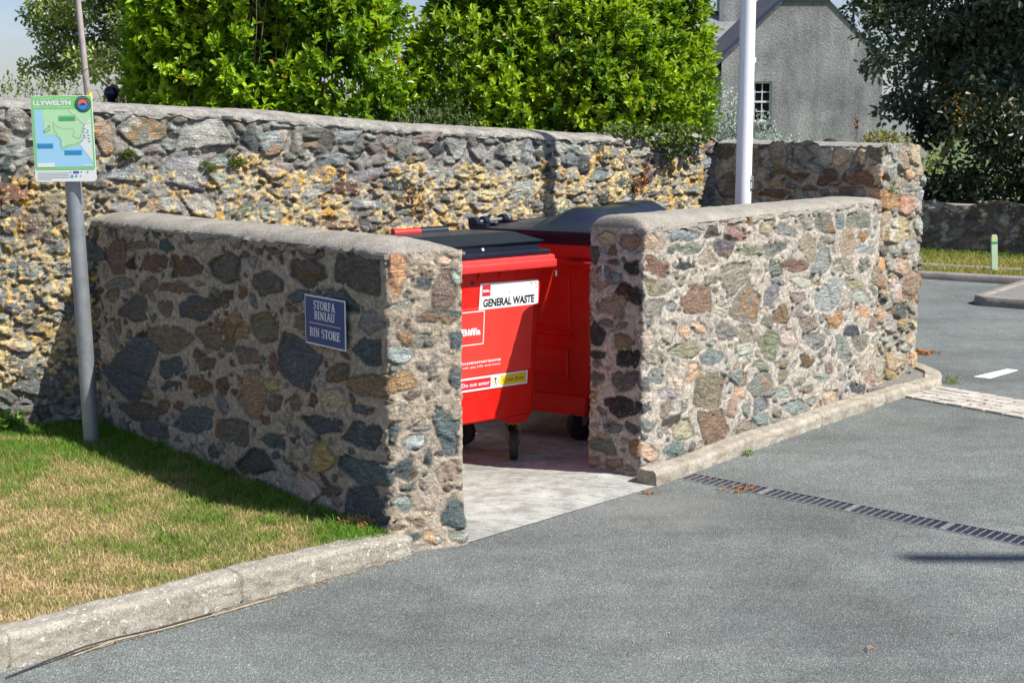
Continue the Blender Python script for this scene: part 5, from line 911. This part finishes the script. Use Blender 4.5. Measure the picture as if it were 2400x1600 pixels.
def tree(label, root, clumps, nper, lsz, ca, cb, seed, trunk_h, tr, asp=.5, rad=.42, group=None, holes=0):
    rng = np.random.default_rng(seed); e = empty('tree', root, label, 'tree', group); Cc = np.array(clumps, float); P_ = []; O_ = []; K_ = []
    for i, (x, y, z, r) in enumerate(clumps):
        n = int(nper * (r / rad) ** 2); d = unit(rng.normal(size=(n, 3))); f = rng.uniform(0, 1, n) ** .45
        P_.append(np.array([x, y, z]) + d * (f * r)[:, None] * np.array([1.15, 1.15, .75])); O_.append(unit(d + np.array([0, 0, .4]))); K_.append(np.full(n, rng.uniform(.0, 1)))
    p = np.concatenate(P_); o_ = np.concatenate(O_); kk = np.concatenate(K_); n = len(p)
    ax = unit(o_ * .7 + rng.normal(0, .6, (n, 3))); nn = unit(np.array([0, 0, 1.0]) + o_ * .6 + rng.normal(0, .5, (n, 3)))
    f = np.clip(kk * .5 + rng.uniform(0, .6, n), 0, 1)[:, None]; col = np.array(ca) * (1 - f) + np.array(cb) * f; s = lsz * rng.uniform(.6, 1.3, n)
    ob = leaves('crown', p, ax, nn, s, s * asp, col, M['treeleaf'], e); child_world(ob, e)
    rr_ = random.Random(seed); mb = MB(); r0 = Vector(root); top = Vector((float(Cc[:, 0].mean()), float(Cc[:, 1].mean()), trunk_h))
    mb.tube([r0, r0.lerp(top, .35) + Vector((.1, 0, 0)), r0.lerp(top, .7), top], [tr, tr * .8, tr * .65, tr * .5], 10)
    for i in range(0, len(clumps), max(1, len(clumps) // 42)):
        c = Vector(clumps[i][:3]); s0 = r0.lerp(top, rr_.uniform(.45, 1)); md = s0.lerp(c, .55) + Vector((rr_.uniform(-.3, .3), rr_.uniform(-.3, .3), -.2)); mb.tube([s0, s0.lerp(md, .5), md, md.lerp(c, .5), c], [tr * .30, tr * .22, tr * .15, tr * .09, .012], 6)
    ob = mb.build('trunk', M['bark'], e, smooth=True); child_world(ob, e); return e
rng = random.Random(77)
cl = []
for k in range(120):      # left tree: crown spilling left, open below
    a = rng.uniform(0, 2 * math.pi); rr1 = rng.uniform(0, 1) ** .5; x = -5.35 + math.cos(a) * rr1 * 1.75; y = 22.3 + math.sin(a) * rr1 * 1.5; z = rng.uniform(2.55, 5.6)
    if x < -6.35 and z < 2.75: continue
    if x < -6.9 and (z > 3.55 or z < 2.9): continue
    if x < -6.3 and z > 3.75 : continue
    cl.append((x, y, z, rng.uniform(.26, .48)))
for k in range(34): cl.append((rng.uniform(-6.0, -4.0), rng.uniform(21.6, 23), rng.uniform(1.5, 2.7), rng.uniform(.25, .4)))
for x, z in ((-7.25, 3.40), (-7.1, 3.18), (-7.0, 3.5), (-7.3, 2.62), (-7.0, 2.75), (-6.8, 2.6), (-6.75, 3.3), (-6.9, 2.5)): cl.append((x, 22, z, .20))
tree('olive green tree behind the telegraph pole, at the left', (-5.2, 22.4, 0), cl, 560, .080, (.06, .11, .02), (.38, .46, .14), 6, 3.4, .16, asp=.5)
cl = []
rng = random.Random(19)
for k in range(330):      # big dark tree at the right
    a = rng.uniform(0, 2 * math.pi); b = rng.uniform(-.9, 1); rr1 = rng.uniform(.55, 1.0); x = 10.45 + math.cos(a) * math.sqrt(1 - b * b) * 4.1 * rr1; y = 27 + math.sin(a) * math.sqrt(1 - b * b) * 3.2 * rr1; z = 5.3 + b * 3.9 * rr1
    if z < 1.2: continue
    cl.append((x, y, z, rng.uniform(.40, .75)))
for x, z in ((5.75, 4.1), (5.9, 3.7), (6.1, 3.3), (6.4, 3.0), (6.2, 2.75), (6.7, 2.4), (6.6, 2.1), (6.35, 3.6), (6.5, 1.95), (5.9, 4.4), (6.9, 2.7), (7.0, 2.0), (6.2, 4.8)): cl.append((x + .30, 25.6, z, .34))
tree('large dark dense tree filling the upper right corner', (9.9, 27.2, 0), cl, 400, .125, (.02, .04, .022), (.16, .22, .14), 8, 4.8, .35, asp=.55, rad=.55)
rng = random.Random(4)
cl = [(rng.uniform(11.6, 13.4), rng.uniform(38, 40), rng.uniform(1.5, 3.7), rng.uniform(.5, .8)) for k in range(34)]
tree('yellowing autumn-coloured tree glimpsed through the dark one', (11.3, 39, 0), cl, 260, .16, (.24, .16, .03), (.55, .38, .09), 10, 2.5, .12, rad=.6)
# dark undergrowth beyond the far wall
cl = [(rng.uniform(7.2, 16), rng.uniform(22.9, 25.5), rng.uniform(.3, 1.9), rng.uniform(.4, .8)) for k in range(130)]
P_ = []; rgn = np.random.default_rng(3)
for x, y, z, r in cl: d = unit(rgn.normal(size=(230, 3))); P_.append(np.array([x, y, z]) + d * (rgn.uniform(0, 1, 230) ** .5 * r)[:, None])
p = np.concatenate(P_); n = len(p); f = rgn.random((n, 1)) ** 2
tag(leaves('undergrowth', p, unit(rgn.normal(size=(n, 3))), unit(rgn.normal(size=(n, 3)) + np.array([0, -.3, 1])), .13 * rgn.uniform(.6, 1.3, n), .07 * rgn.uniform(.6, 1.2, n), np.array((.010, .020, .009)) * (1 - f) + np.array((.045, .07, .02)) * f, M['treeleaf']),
    'dark tangled undergrowth in the shade beneath the big tree', 'undergrowth', kind='stuff')

# ------------------------------------------------------------------ telegraph pole and ball finial post
tp = empty('telegraph_pole', (-11.75, 40, 0), 'slim grey wooden telegraph pole in front of the olive tree', 'pole')
tp.location = (-6.02, 20.2, 0)
M['weathered_wood'] = simple('weathered_wood', (.36, .30, .29), .85, var=.25, scale=6, bmp=.4)
mb = MB(); mb.tube([(0.12, 0, 0), (.10, 0, 1.9), (0, 0, 3.6), (-.07, 0, 5.2)], [.050, .046, .040, .036], 16); mb.build('pole', M['weathered_wood'], tp, smooth=True)
mb = MB(); mb.tube([(.099, 0, 2.05), (.096, 0, 2.22)], .049, 16); mb.build('marker_band', M['yellow'], tp, smooth=True)
bp_ = empty('finial_post', (-2.93, 10.55, 0), 'dark glossy ball finial on a post just behind the high wall', 'post')
mb = MB(); mb.tube([(0, 0, 0), (0, 0, 2.01)], .045, 16); mb.build('post', M['dark_blue'], bp_, smooth=True)
mb = MB(); mb.lathe([(.045, 2.0), (.060, 2.005), (.062, 2.03), (.050, 2.045), (.030, 2.055), (.024, 2.065)], 28); mb.build('collar', M['dark_blue'], bp_, smooth=True)
mb = MB(); mb.lathe([(.054 * math.sin(R(a_)), 2.112 - .054 * math.cos(R(a_))) for a_ in range(0, 181, 9)], 36); mb.build('ball', M['dark_blue'], bp_, smooth=True)

# ------------------------------------------------------------------ house with grey roughcast gable
def roughcast():
    m, nt, b = new_mat('grey_roughcast'); v = coords(nt)
    c = ramp(nt, noise(nt, .75, 5, v, .6), [(.36, (.215, .22, .22)), (.62, (.34, .34, .335))]); c = mix(nt, 1.0, c, ramp(nt, noise(nt, 1.0, 6, coords(nt, scale=(1.6, 1.6, .28)), .65), [(.36, (.72, .72, .73)), (.56, (1.06, 1.06, 1.05))]), 'MULTIPLY'); c = mix(nt, 1.0, c, ramp(nt, noise(nt, 9, 6, v, .75), [(.32, (.72, .72, .73)), (.68, (1.22, 1.22, 1.2))]), 'MULTIPLY')
    nt.links.new(c, b.inputs['Base Color']); b.inputs['Roughness'].default_value = .95; bump(nt, b, noise(nt, 14, 5, v, .7), .8, .05); return m
def slates():
    m, nt, b = new_mat('slate_roof'); v = coords(nt)
    br = N(nt, 'TexBrick', Scale=1.0); br.inputs['Color1'].default_value = (.070, .065, .075, 1); br.inputs['Color2'].default_value = (.12, .115, .125, 1); br.inputs['Mortar'].default_value = (.03, .03, .033, 1)
    br.inputs['Brick Width'].default_value = .30; br.inputs['Row Height'].default_value = .2; br.inputs['Mortar Size'].default_value = .012; nt.links.new(v, br.inputs['Vector'])
    c = mix(nt, 1.0, br.outputs['Color'], ramp(nt, noise(nt, 3, 5, v), [(.3, (.7, .7, .7)), (.7, (1.4, 1.35, 1.3))]), 'MULTIPLY'); nt.links.new(c, b.inputs['Base Color']); b.inputs['Roughness'].default_value = .6; bump(nt, b, br.outputs['Fac'], -.5, .02); return m
M['roughcast'] = roughcast(); M['slate'] = slates(); M['lead'] = simple('dark_verge', (.05, .05, .055), .7, var=.2); M['glass'] = simple('dark_window_glass', (.012, .011, .013), .08, var=.3, spec=.8)
M['gutter'] = simple('dark_gutter', (.03, .035, .045), .4)
HX0, HX1, HY = 7.24, 12.82, 50.0; hs_ = empty('house', (10.0, HY, 0), 'grey roughcast house with slate roof, chimneys and a white sash window in its gable', 'house')
mb = MB(); ax0, ax1, az = 9.33, 10.84, 5.70; ez0, ez1 = 3.62, 3.79; WX0, WX1, WZ0, WZ1 = 8.10, 9.00, 1.55, 2.93
# gable wall with a real window opening
mb.add([(x, HY, z) for x, z in ((HX0, 0), (HX1, 0), (HX1, WZ0), (HX0, WZ0), (WX0, WZ0), (WX1, WZ0), (WX0, WZ1), (WX1, WZ1), (HX0, WZ1), (HX1, WZ1), (HX0, ez0), (HX1, ez1), (ax0, az), (ax1, az))],
       [(0, 1, 2, 5, 4, 3), (3, 4, 6, 8), (5, 2, 9, 7), (8, 6, 7, 9, 11, 13, 12, 10)])
for (xa, za, xb, zb) in ((WX0, WZ0, WX1, WZ0), (WX1, WZ0, WX1, WZ1), (WX1, WZ1, WX0, WZ1), (WX0, WZ1, WX0, WZ0)): mb.add([(xa, HY, za), (xb, HY, zb), (xb, HY + .2, zb), (xa, HY + .2, za)], [(0, 1, 2, 3)])
mb.add([(HX0, HY, 0), (HX0, HY + 9, 0), (HX0, HY + 9, ez0), (HX0, HY, ez0)], [(0, 3, 2, 1)]); mb.add([(HX1, HY, 0), (HX1, HY + 9, 0), (HX1, HY + 9, ez1), (HX1, HY, ez1)], [(0, 1, 2, 3)])
mb.add([(HX0, HY + 9, 0), (HX1, HY + 9, 0), (HX1, HY + 9, ez1), (10.08, HY + 9, 6.45), (HX0, HY + 9, ez0)], [(0, 1, 2, 3, 4)])
o = mb.build('gable_wall', M['roughcast'], hs_); child_world(o, hs_)
mb = MB(); rz_ = 6.44
mb.add([(HX0 - .22, HY - .05, ez0 - .16), (10.08, HY - .05, rz_), (10.08, HY + 9, rz_), (HX0 - .22, HY + 9, ez0 - .16), (HX0 - .22, HY - .05, ez0 - .22), (10.08, HY - .05, rz_ - .06), (10.08, HY + 9, rz_ - .06), (HX0 - .22, HY + 9, ez0 - .22)], [(0, 1, 2, 3), (4, 7, 6, 5), (0, 4, 5, 1), (0, 3, 7, 4)])
mb.add([(HX1 + .22, HY - .05, ez1 - .20), (10.081, HY - .05, rz_), (10.081, HY + 9, rz_), (HX1 + .22, HY + 9, ez1 - .20), (HX1 + .22, HY - .05, ez1 - .26), (10.081, HY - .05, rz_ - .06), (10.081, HY + 9, rz_ - .06), (HX1 + .22, HY + 9, ez1 - .26)], [(0, 3, 2, 1), (4, 5, 6, 7), (0, 1, 5, 4), (0, 4, 7, 3)])
ro = mb.build('roof', M['slate'], hs_); child_world(ro, hs_)
def hbox(name, mat, a, b, parent=hs_, bevel=0):
    mb = MB(); mb.box(a, b); o = mb.build(name, mat, parent, bevel=bevel); o.matrix_parent_inverse = Matrix.Translation(hs_.location).inverted(); return o
hbox('chimney', M['roughcast'], (ax0, HY - .003, az - .02), (ax1, HY + .9, 7.9)); hbox('chimney_flashing', M['lead'], (ax0 - .06, HY - .07, az - .05), (ax1 + .06, HY - .0031, az + .02))
# wing
WY0, WY1, WXa, WXb = 58.6, 64.6, -3.0, 9.6
mb = MB(); mb.add([(WXa, WY0, 0), (HX0 + .0, WY0, 0), (HX0, WY0, 3.4), (WXa, WY0, 3.4)], [(0, 1, 2, 3)]); mb.add([(WXa, WY0, 0), (WXa, WY1, 0), (WXa, WY1, 3.4), (WXa, 61.6, 5.9), (WXa, WY0, 3.4)], [(0, 4, 3, 2, 1)])
o = mb.build('wing_wall', M['roughcast'], hs_); child_world(o, hs_)
mb = MB(); mb.add([(WXa - .1, WY0 - .25, 3.25), (WXb, WY0 - .25, 3.25), (WXb, 61.6, 5.95), (WXa - .1, 61.6, 5.95), (WXa - .1, WY1 + .25, 3.25), (WXb, WY1 + .25, 3.25)], [(0, 1, 2, 3), (3, 2, 5, 4)])
M['paleslate'] = simple('pale_slate_roof', (.20, .20, .215), .5, var=.2, scale=3, bmp=.3, bscale=8)
o = mb.build('wing_roof', M['paleslate'], hs_); child_world(o, hs_)
mb = MB(); mb.tube([(WXa, 61.6, 5.98), (9.6, 61.6, 5.98)], .10, 8); o = mb.build('ridge_tiles', M['lead'], hs_, smooth=True); child_world(o, hs_)
hbox('chimney', M['roughcast'], (8.72, 61.2, 5.6), (9.75, 62.1, 7.7)); hbox('gutter', M['gutter'], (HX0 - .34, HY - .05, ez0 - .34), (HX0 - .22, HY + 8.5, ez0 - .22)); hbox('gutter', M['gutter'], (WXa, WY0 - .36, 3.12), (HX0 - .35, WY0 - .26, 3.24))
mb = MB(); mb.tube([(6.3, WY0 - .1, 3.1), (6.3, WY0 - .1, 0)], .07, 8); o = mb.build('downpipe', M['gutter'], hs_); child_world(o, hs_)
hbox('eave_box', M['gutter'], (HX0 - .36, HY - .06, ez0 - .46), (HX0 - .02, HY + .35, ez0 - .345))
mb = MB(); g = .06; ww = WX1 - WX0; wh = WZ1 - WZ0; yw = HY + .10
def wb(x0, z0, x1, z1, y=yw, d=.05): mb.box((x0, y, z0), (x1, y + d, z1))
wb(WX0 + .001, WZ0 + .001, WX0 + g, WZ1 - .001); wb(WX1 - g, WZ0 + .001, WX1 - .001, WZ1 - .001); wb(WX0 + g + .0002, WZ0 + .001, WX1 - g - .0002, WZ0 + g); wb(WX0 + g + .0002, WZ1 - g, WX1 - g - .0002, WZ1 - .001)
zm = (WZ0 + WZ1) / 2; wb(WX0 + g + .0002, zm - .03, WX1 - g - .0002, zm + .03, yw - .01)
fr_ = mb.build('window', M['whitepaint'], hs_); child_world(fr_, hs_)
mb = MB(); xi0, xi1 = WX0 + g, WX1 - g
for k in (1, 2): x = xi0 + (xi1 - xi0) * k / 3; wb(x - .014, WZ0 + g + .001, x + .014, zm - .031, yw + .004, .03); wb(x - .014, zm + .031, x + .014, WZ1 - g - .001, yw + .004, .03)
for z in (WZ0 + g + (zm - .03 - WZ0 - g) / 2, zm + .03 + (WZ1 - g - zm - .03) / 2): wb(xi0 + .0005, z - .014, xi1 - .0005, z + .014, yw, .028)
o = mb.build('glazing_bars', M['whitepaint'], fr_); o.matrix_parent_inverse = Matrix.Translation(hs_.location).inverted() @ Matrix.Identity(4); o.matrix_parent_inverse = (fr_.matrix_parent_inverse @ Matrix.Identity(4)) if False else Matrix.Identity(4)
mb = MB(); mb.add([(xi0, yw + .036, WZ0 + g), (xi1, yw + .036, WZ0 + g), (xi1, yw + .036, WZ1 - g), (xi0, yw + .036, WZ1 - g)], [(0, 1, 2, 3)]); o = mb.build('pane', M['glass'], fr_)
hbox('window_sill', M['roughcast'], (WX0 - .08, HY - .10, WZ0 - .09), (WX1 + .08, HY + .16, WZ0 - .001))

# ------------------------------------------------------------------ car park beyond: kerbs, verge, far wall, markings, setts
fe = np.array((.845, -.535)); fn = np.array((.535, .845)); f0 = np.array((4.853, 16.875))
def fpt(a, b): v = f0 + fe * a + fn * b; return (float(v[0]), float(v[1]))
M['darkkerb'] = concrete_mat('dark_kerb_concrete', (.17, .155, .14), (.30, .27, .24), spots=.3, scale=4)
sweep('kerb', [fpt(-8, 0), fpt(10, 0)], [(0, -.04), (.01, .065), (.03, .085), (.15, .085), (.15, -.04)], 'darkkerb', .05, 3, .006, joints=(6.3, 7.2, 8.1, 9.0, 9.9, 10.8))
sweep('kerb', [fpt(-8, .78), fpt(12, .78)], [(0, .02), (0, .09), (.12, .10), (.12, .02)], 'darkkerb', .08, 5, .006)
vg = [fpt(-12, .15), fpt(14, .15), fpt(14, 9), fpt(-12, 9)]
tag(MB().prism(vg, -.02, .070).build('verge', M['soil']), kind='structure')
def vcol(x, y, rng):
    b = (x - f0[0]) * fn[0] + (y - f0[1]) * fn[1]; f = np.clip(fbm(x, y, .5, 3, 3) * 1.1 - .25 + .5 * sm(b, 1.9, 2.6) + rng.normal(0, .12, len(x)), 0, 1)[:, None]
    return np.array((.36, .34, .09)) * (1 - f) + np.array((.09, .17, .02)) * f, np.ones(len(x)) * (1 - (np.abs(b - .84) < .08) * .95)
tag(blades('verge_grass', vg, 60000, .066, .06, .006, vcol, 6, (4.4, 10.5, 13, 21.6), M['grass']), 'mown grass verge beyond the car park', 'grass', kind='stuff')
zf = lambda u: .75 + .03 * np.sin(u * 3.1) + .03 * np.sin(u * 7.7 + 1)
fw = empty('far_stone_wall', (*fpt(2, 2.85), 0), 'low dark rubble wall beyond the car park, under the big tree', 'stone wall')
o = masonry('masonry', [fpt(-4, 2.8), fpt(9, 2.8)], .05, zf, '500,300,80,5,5,60,M', 51, du=.022, mat='oldstone', style='rubble2', parent=fw, fillmix='NMPTUGD', mortar=(.16, .145, .125), fill=5000, rmin=.02); child_world(o, fw)
mb = MB(); mb.prism([fpt(-4, 2.84), fpt(9, 2.84), fpt(9, 3.25), fpt(-4, 3.25)], .0, .70); o = mb.build('core', M['darkkerb'], fw); child_world(o, fw)
mp_ = empty('marker_post', (5.81, 17.04, .07), 'pale green plastic marker post with a dark green band on the verge', 'marker post'); mp_.rotation_euler = (0, R(-4), R(8)); M['palegreen'] = simple('pale_green_plastic', (.42, .55, .38), .5, var=.05); M['bandgreen'] = simple('green_band', (.04, .26, .14), .5)
mb = MB(); mb.prism([(-.040, 0), (.040, 0), (.040, .41), (.027, .44), (-.027, .44), (-.040, .41)], -.012, .012, Matrix.Rotation(R(90), 4, 'X')); mb.build('panel', M['palegreen'], mp_, bevel=.006)
mb = MB(); mb.box((-.0405, -.0135, .33), (.0405, .0135, .36)); mb.build('band', M['bandgreen'], mp_); mb = MB(); mb.box((-.032, -.0132, .365), (-.012, -.0126, .42)); mb.build('arrow_disc', M['yellow'], mp_)
ip = lambda a, b: (float(4.72 + .80 * a + .60 * b), float(14.58 - .60 * a + .80 * b))
sweep('kerb', [ip(4, 0), ip(.12, 0), ip(0, .12), ip(0, 1.9), ip(.2, 2.0), ip(4, 2.0)][::-1], [(0, .13), (.11, .13), (.125, .12), (.14, -.02)][::-1] if False else [(0, -.02), (.01, .088), (.025, .10), (.13, .10), (.13, .0)], 'darkkerb', .04, 7, .005, joints=(5.0, 6.2, 7.1))
tag(MB().prism([ip(.13, .13), ip(4, .13), ip(4, 1.9), ip(.13, 1.9)], -.02, .088).build('island_paving', M['road_patch']), kind='structure')
M['roadwhite'] = concrete_mat('road_paint', (.62, .60, .56), (.80, .79, .76), scale=20, bstr=.4)
tag(MB().prism([(3.486, 10.564), (3.582, 10.493), (3.918, 10.835), (3.853, 10.891)], .001, .005).build('road_marking', M['roadwhite']), kind='structure')
tag(MB().prism([(4.10, 11.05), (4.20, 10.98), (4.55, 11.33), (4.47, 11.39)], .001, .005).build('road_marking', M['roadwhite']), kind='structure')
# stone sett strip
ca, cb_, cc, cd = [np.array(v) for v in ((2.69, 9.88), (4.6, 7.55), (3.12, 10.14), (5.1, 7.9))]
M['sett'] = concrete_mat('pale_setts', (.34, .31, .27), (.55, .52, .46), scale=7, bstr=.6); mb = MB(); rs = random.Random(2)
tag(MB().prism([tuple(ca), tuple(cb_), tuple(cd), tuple(cc)], .0005, .004).build('sett_bed', M['road_patch']), kind='structure')
for r_ in range(5):
    t0 = 0.0
    while t0 < 1:
        dt = rs.uniform(.035, .060); v0, v1 = r_ / 5 + .012, (r_ + 1) / 5 - .012; a0, a1 = t0 + .003, min(1, t0 + dt - .003)
        qd = [(ca * (1 - s_) + cb_ * s_) * (1 - v) + (cc * (1 - s_) + cd * s_) * v for s_, v in ((a0, v0), (a1, v0), (a1, v1), (a0, v1))]; qd = [tuple(q_ + np.array((rs.uniform(-.006, .006), rs.uniform(-.006, .006)))) for q_ in qd]
        mb.prism(qd, .0045, .012 + rs.uniform(0, .005)); t0 += dt
tag(mb.build('setts', M['sett'], bevel=.004), kind='structure')

# ------------------------------------------------------------------ litter
M['litter'] = simple('brown_dry_leaf', (.33, .15, .05), .85, var=.4, scale=60); M['paper'] = simple('pale_litter', (.60, .52, .42), .8, var=.2, scale=40)
def litter(label, x, y, n, spread, size, mat, seed, z=.006, cat='litter', name='leaf_litter'):
    rg = np.random.default_rng(seed); p = np.stack([rg.normal(0, spread[0], n), rg.normal(0, spread[1], n), rg.uniform(0, .012, n)], -1); a = unit(np.stack([rg.normal(size=n), rg.normal(size=n), rg.normal(0, .3, n)], -1)); nn = unit(np.stack([rg.normal(0, .5, n), rg.normal(0, .5, n), np.ones(n)], -1))
    col = np.array((.40, .19, .07)) * rg.uniform(.5, 1.4, (n, 1)); o = leaves(name, p, a, nn, size * rg.uniform(.6, 1.3, n), size * .4 * rg.uniform(.6, 1.2, n), col, mat); o.location = (x, y, z); return tag(o, label, cat)
ll = M['ivy']
litter('brown conifer sprig lying at the edge of the concrete pad', .712, 7.255, 40, (.028, .010), .016, ll, 1, name='dry_sprig', cat='dry sprig')
litter('scatter of brown dry leaves on the drain nearest the kerb', 1.235, 7.36, 26, (.045, .02), .03, ll, 2)
litter('few brown leaves on the drain grating, second group from the kerb', 1.19, 7.29, 10, (.03, .01), .03, ll, 3)
litter('small brown dead leaf alone on the open tarmac at lower right', 1.335, 5.08, 4, (.008, .008), .022, ll, 4, name='dead_leaf', cat='leaf')
litter('reddish brown leaves heaped against the far kerb', 5.9, 16.05, 90, (.16, .07), .06, ll, 5)
litter('line of dry leaf debris along the foot of the sunlit kerb', 1.75, 8.58, 26, (.16, .19), .014, ll, 6)
litter('reddish weed stalk lying on the tarmac beside the pier', 3.42, 11.6, 60, (.07, .02), .06, ll, 7, name='weed_stalk', cat='weed')
def strip(label, pts, w, mat, name, cat):
    mb = MB(); n = len(pts)
    for i in range(n - 1):
        (x0, y0, z0), (x1, y1, z1) = pts[i], pts[i + 1]; L = math.hypot(x1 - x0, y1 - y0); nx, ny = -(y1 - y0) / L * w / 2, (x1 - x0) / L * w / 2
        mb.add([(x0 - nx, y0 - ny, z0), (x1 - nx, y1 - ny, z1), (x1 + nx, y1 + ny, z1 + w * .5), (x0 + nx, y0 + ny, z0 + w * .5)], [(0, 1, 2, 3)])
    o = mb.build(name, mat); sl = o.modifiers.new('thick', 'SOLIDIFY'); sl.thickness = .0015; return tag(o, label, cat)
strip('long dry black and straw coloured reed strip along the foot of the near kerb', [(-1.80, 4.80, .004), (-1.70, 4.93, .012), (-1.60, 5.05, .02), (-1.50, 5.16, .016), (-1.38, 5.27, .008), (-1.2, 5.45, .006)], .007, M['rubber'], 'reed_strip', 'debris')
M['straw'] = simple('dry_straw', (.46, .34, .20), .85, var=.3, scale=30)
strip('pale dry straw stalk by the near kerb', [(-1.62, 5.00, .008), (-1.5, 5.12, .02), (-1.36, 5.25, .014), (-1.16, 5.45, .01), (-.98, 5.64, .006)], .003, M['straw'], 'straw_stalk', 'debris')
rg = np.random.default_rng(9); n = 420; tt = rg.uniform(0, 1.75, n); off = np.abs(rg.normal(0, .022, n)) + .004
base = np.stack([K2.x + kd.x * tt * 1.0 + (-kd.y) * off * -1, K2.y + kd.y * tt + kd.x * off * -1, np.full(n, .003)], -1)
base = np.array([(K2.x + kd.x * t__ + off_ * .70, K2.y + kd.y * t__ - off_ * .70, .003) for t__, off_ in zip(tt, off)])
a = unit(np.stack([kd.x + rg.normal(0, .4, n), kd.y + rg.normal(0, .4, n), rg.normal(0, .12, n)], -1))
tag(leaves('kerb_debris', base, a, unit(np.stack([rg.normal(0, .4, n), rg.normal(0, .4, n), np.ones(n)], -1)), rg.uniform(.010, .035, n), rg.uniform(.002, .004, n), np.array((.36, .27, .17)) * rg.uniform(.4, 1.3, (n, 1)), ll), 'fine dry grass debris gathered in the gutter of the near kerb', 'debris', kind='stuff')
# loose stone grit on the tarmac, thickest along the pad edge and kerbs
rg = np.random.default_rng(21); lines = [(K2.x, K2.y, K2.x + kd.x * 2.6, K2.y + kd.y * 2.6, 420, .05), (-.2, 6.40, .775, 7.40, 260, .05), (.80, 7.40, 2.5, 9.45, 260, .06)]; P_ = []
for x0, y0, x1, y1, n, sd_ in lines:
    t_ = rg.uniform(0, 1, n); L = math.hypot(x1 - x0, y1 - y0); ox, oy = (y1 - y0) / L, -(x1 - x0) / L
    if ox < 0: ox, oy = -ox, -oy
    o_ = np.abs(rg.normal(0, sd_, n)) + .008; P_.append(np.stack([x0 + (x1 - x0) * t_ + ox * o_, y0 + (y1 - y0) * t_ + oy * o_], -1))
P_.append(np.stack([rg.uniform(-1.5, 3.5, 260), rg.uniform(4.2, 10, 260)], -1)); p = np.concatenate(P_); k = ~inside_poly(p[:, 0], p[:, 1], lawn) & ~inside_poly(p[:, 0], p[:, 1], padhole) & ~((p[:, 0] - .75) * .78 - (p[:, 1] - 7.40) * .62 < 0) | (p[:, 1] < 6.6) & ~inside_poly(p[:, 0], p[:, 1], lawn); p = p[k]; n = len(p)
r_ = rg.uniform(.0012, .0042, n); oct_ = np.array([(1, 0, 0), (0, 1, 0), (-1, 0, 0), (0, -1, 0), (.2, .1, .8)]); v = p[:, None, :].repeat(5, 1); v = np.concatenate([v, np.full((n, 5, 1), .0005)], -1) + oct_[None] * r_[:, None, None] * rg.uniform(.6, 1.2, (n, 5, 1))
i = np.arange(n)[:, None] * 5; cc_ = np.array((.30, .29, .26)) * rg.uniform(.3, 1.7, (n, 1)); tag(np_mesh('grit', v.reshape(-1, 3), None, np.concatenate([i + [[0, 1, 4]], i + [[1, 2, 4]], i + [[2, 3, 4]], i + [[3, 0, 4]]]), mats=[attr_mat('grit', .9)], attrs=dict(Col=np.repeat(np.concatenate([np.clip(cc_, 0, 1), np.ones((n, 1))], -1), 5, 0))), 'loose stone grit scattered over the tarmac near kerbs and pad', 'grit', kind='stuff')

# ------------------------------------------------------------------ street lamp standing outside the picture whose arm throws the long blurred shadow on the tarmac
sl_ = empty('street_lamp', (11.15, 2.80, 0), 'tall steel street lamp with a horizontal arm, throwing a blurred shadow on the tarmac', 'street lamp')
mb = MB(); mb.tube([(0, 0, 0), (0, 0, 3.0), (0, 0, 9.0)], [.08, .065, .05], 16); mb.build('pole', M['galv'], sl_, smooth=True)
mb = MB(); mb.tube([(0, 0, 8.98), (-.5, .02, 9.02), (-2.0, .02, 9.02)], .028, 12); mb.build('arm', M['galv'], sl_, smooth=True)
mb = loft([(-2.75, -1.9, -.045, .065, 8.98, .03), (-2.78, -1.85, -.05, .07, 9.01, .03), (-2.70, -1.9, -.03, .05, 9.05, .02)]); mb.build('lamp_head', M['galv'], sl_, smooth=True)
# garden ground behind the high wall, round the house
M['garden'] = simple('garden_turf', (.09, .13, .035), .95, var=.45, scale=3, bmp=.8, bscale=60)
tag(MB().prism([(-40, 8.9), (-5.5, 8.75), (-2.4, 9.0), (0, 10.4), (1.7, 11.9), (3.05, 12.3), (5.0, 22.0), (9.5, 60), (14, 90), (-60, 90)], .004, .03).build('garden_lawn', M['garden']), kind='structure')
tag(MB().prism([(5.05, 22.2), (20, 13.2), (60, 30), (40, 90), (14.2, 90), (9.6, 60)], .004, .045).build('far_lawn', M['garden']), kind='structure')
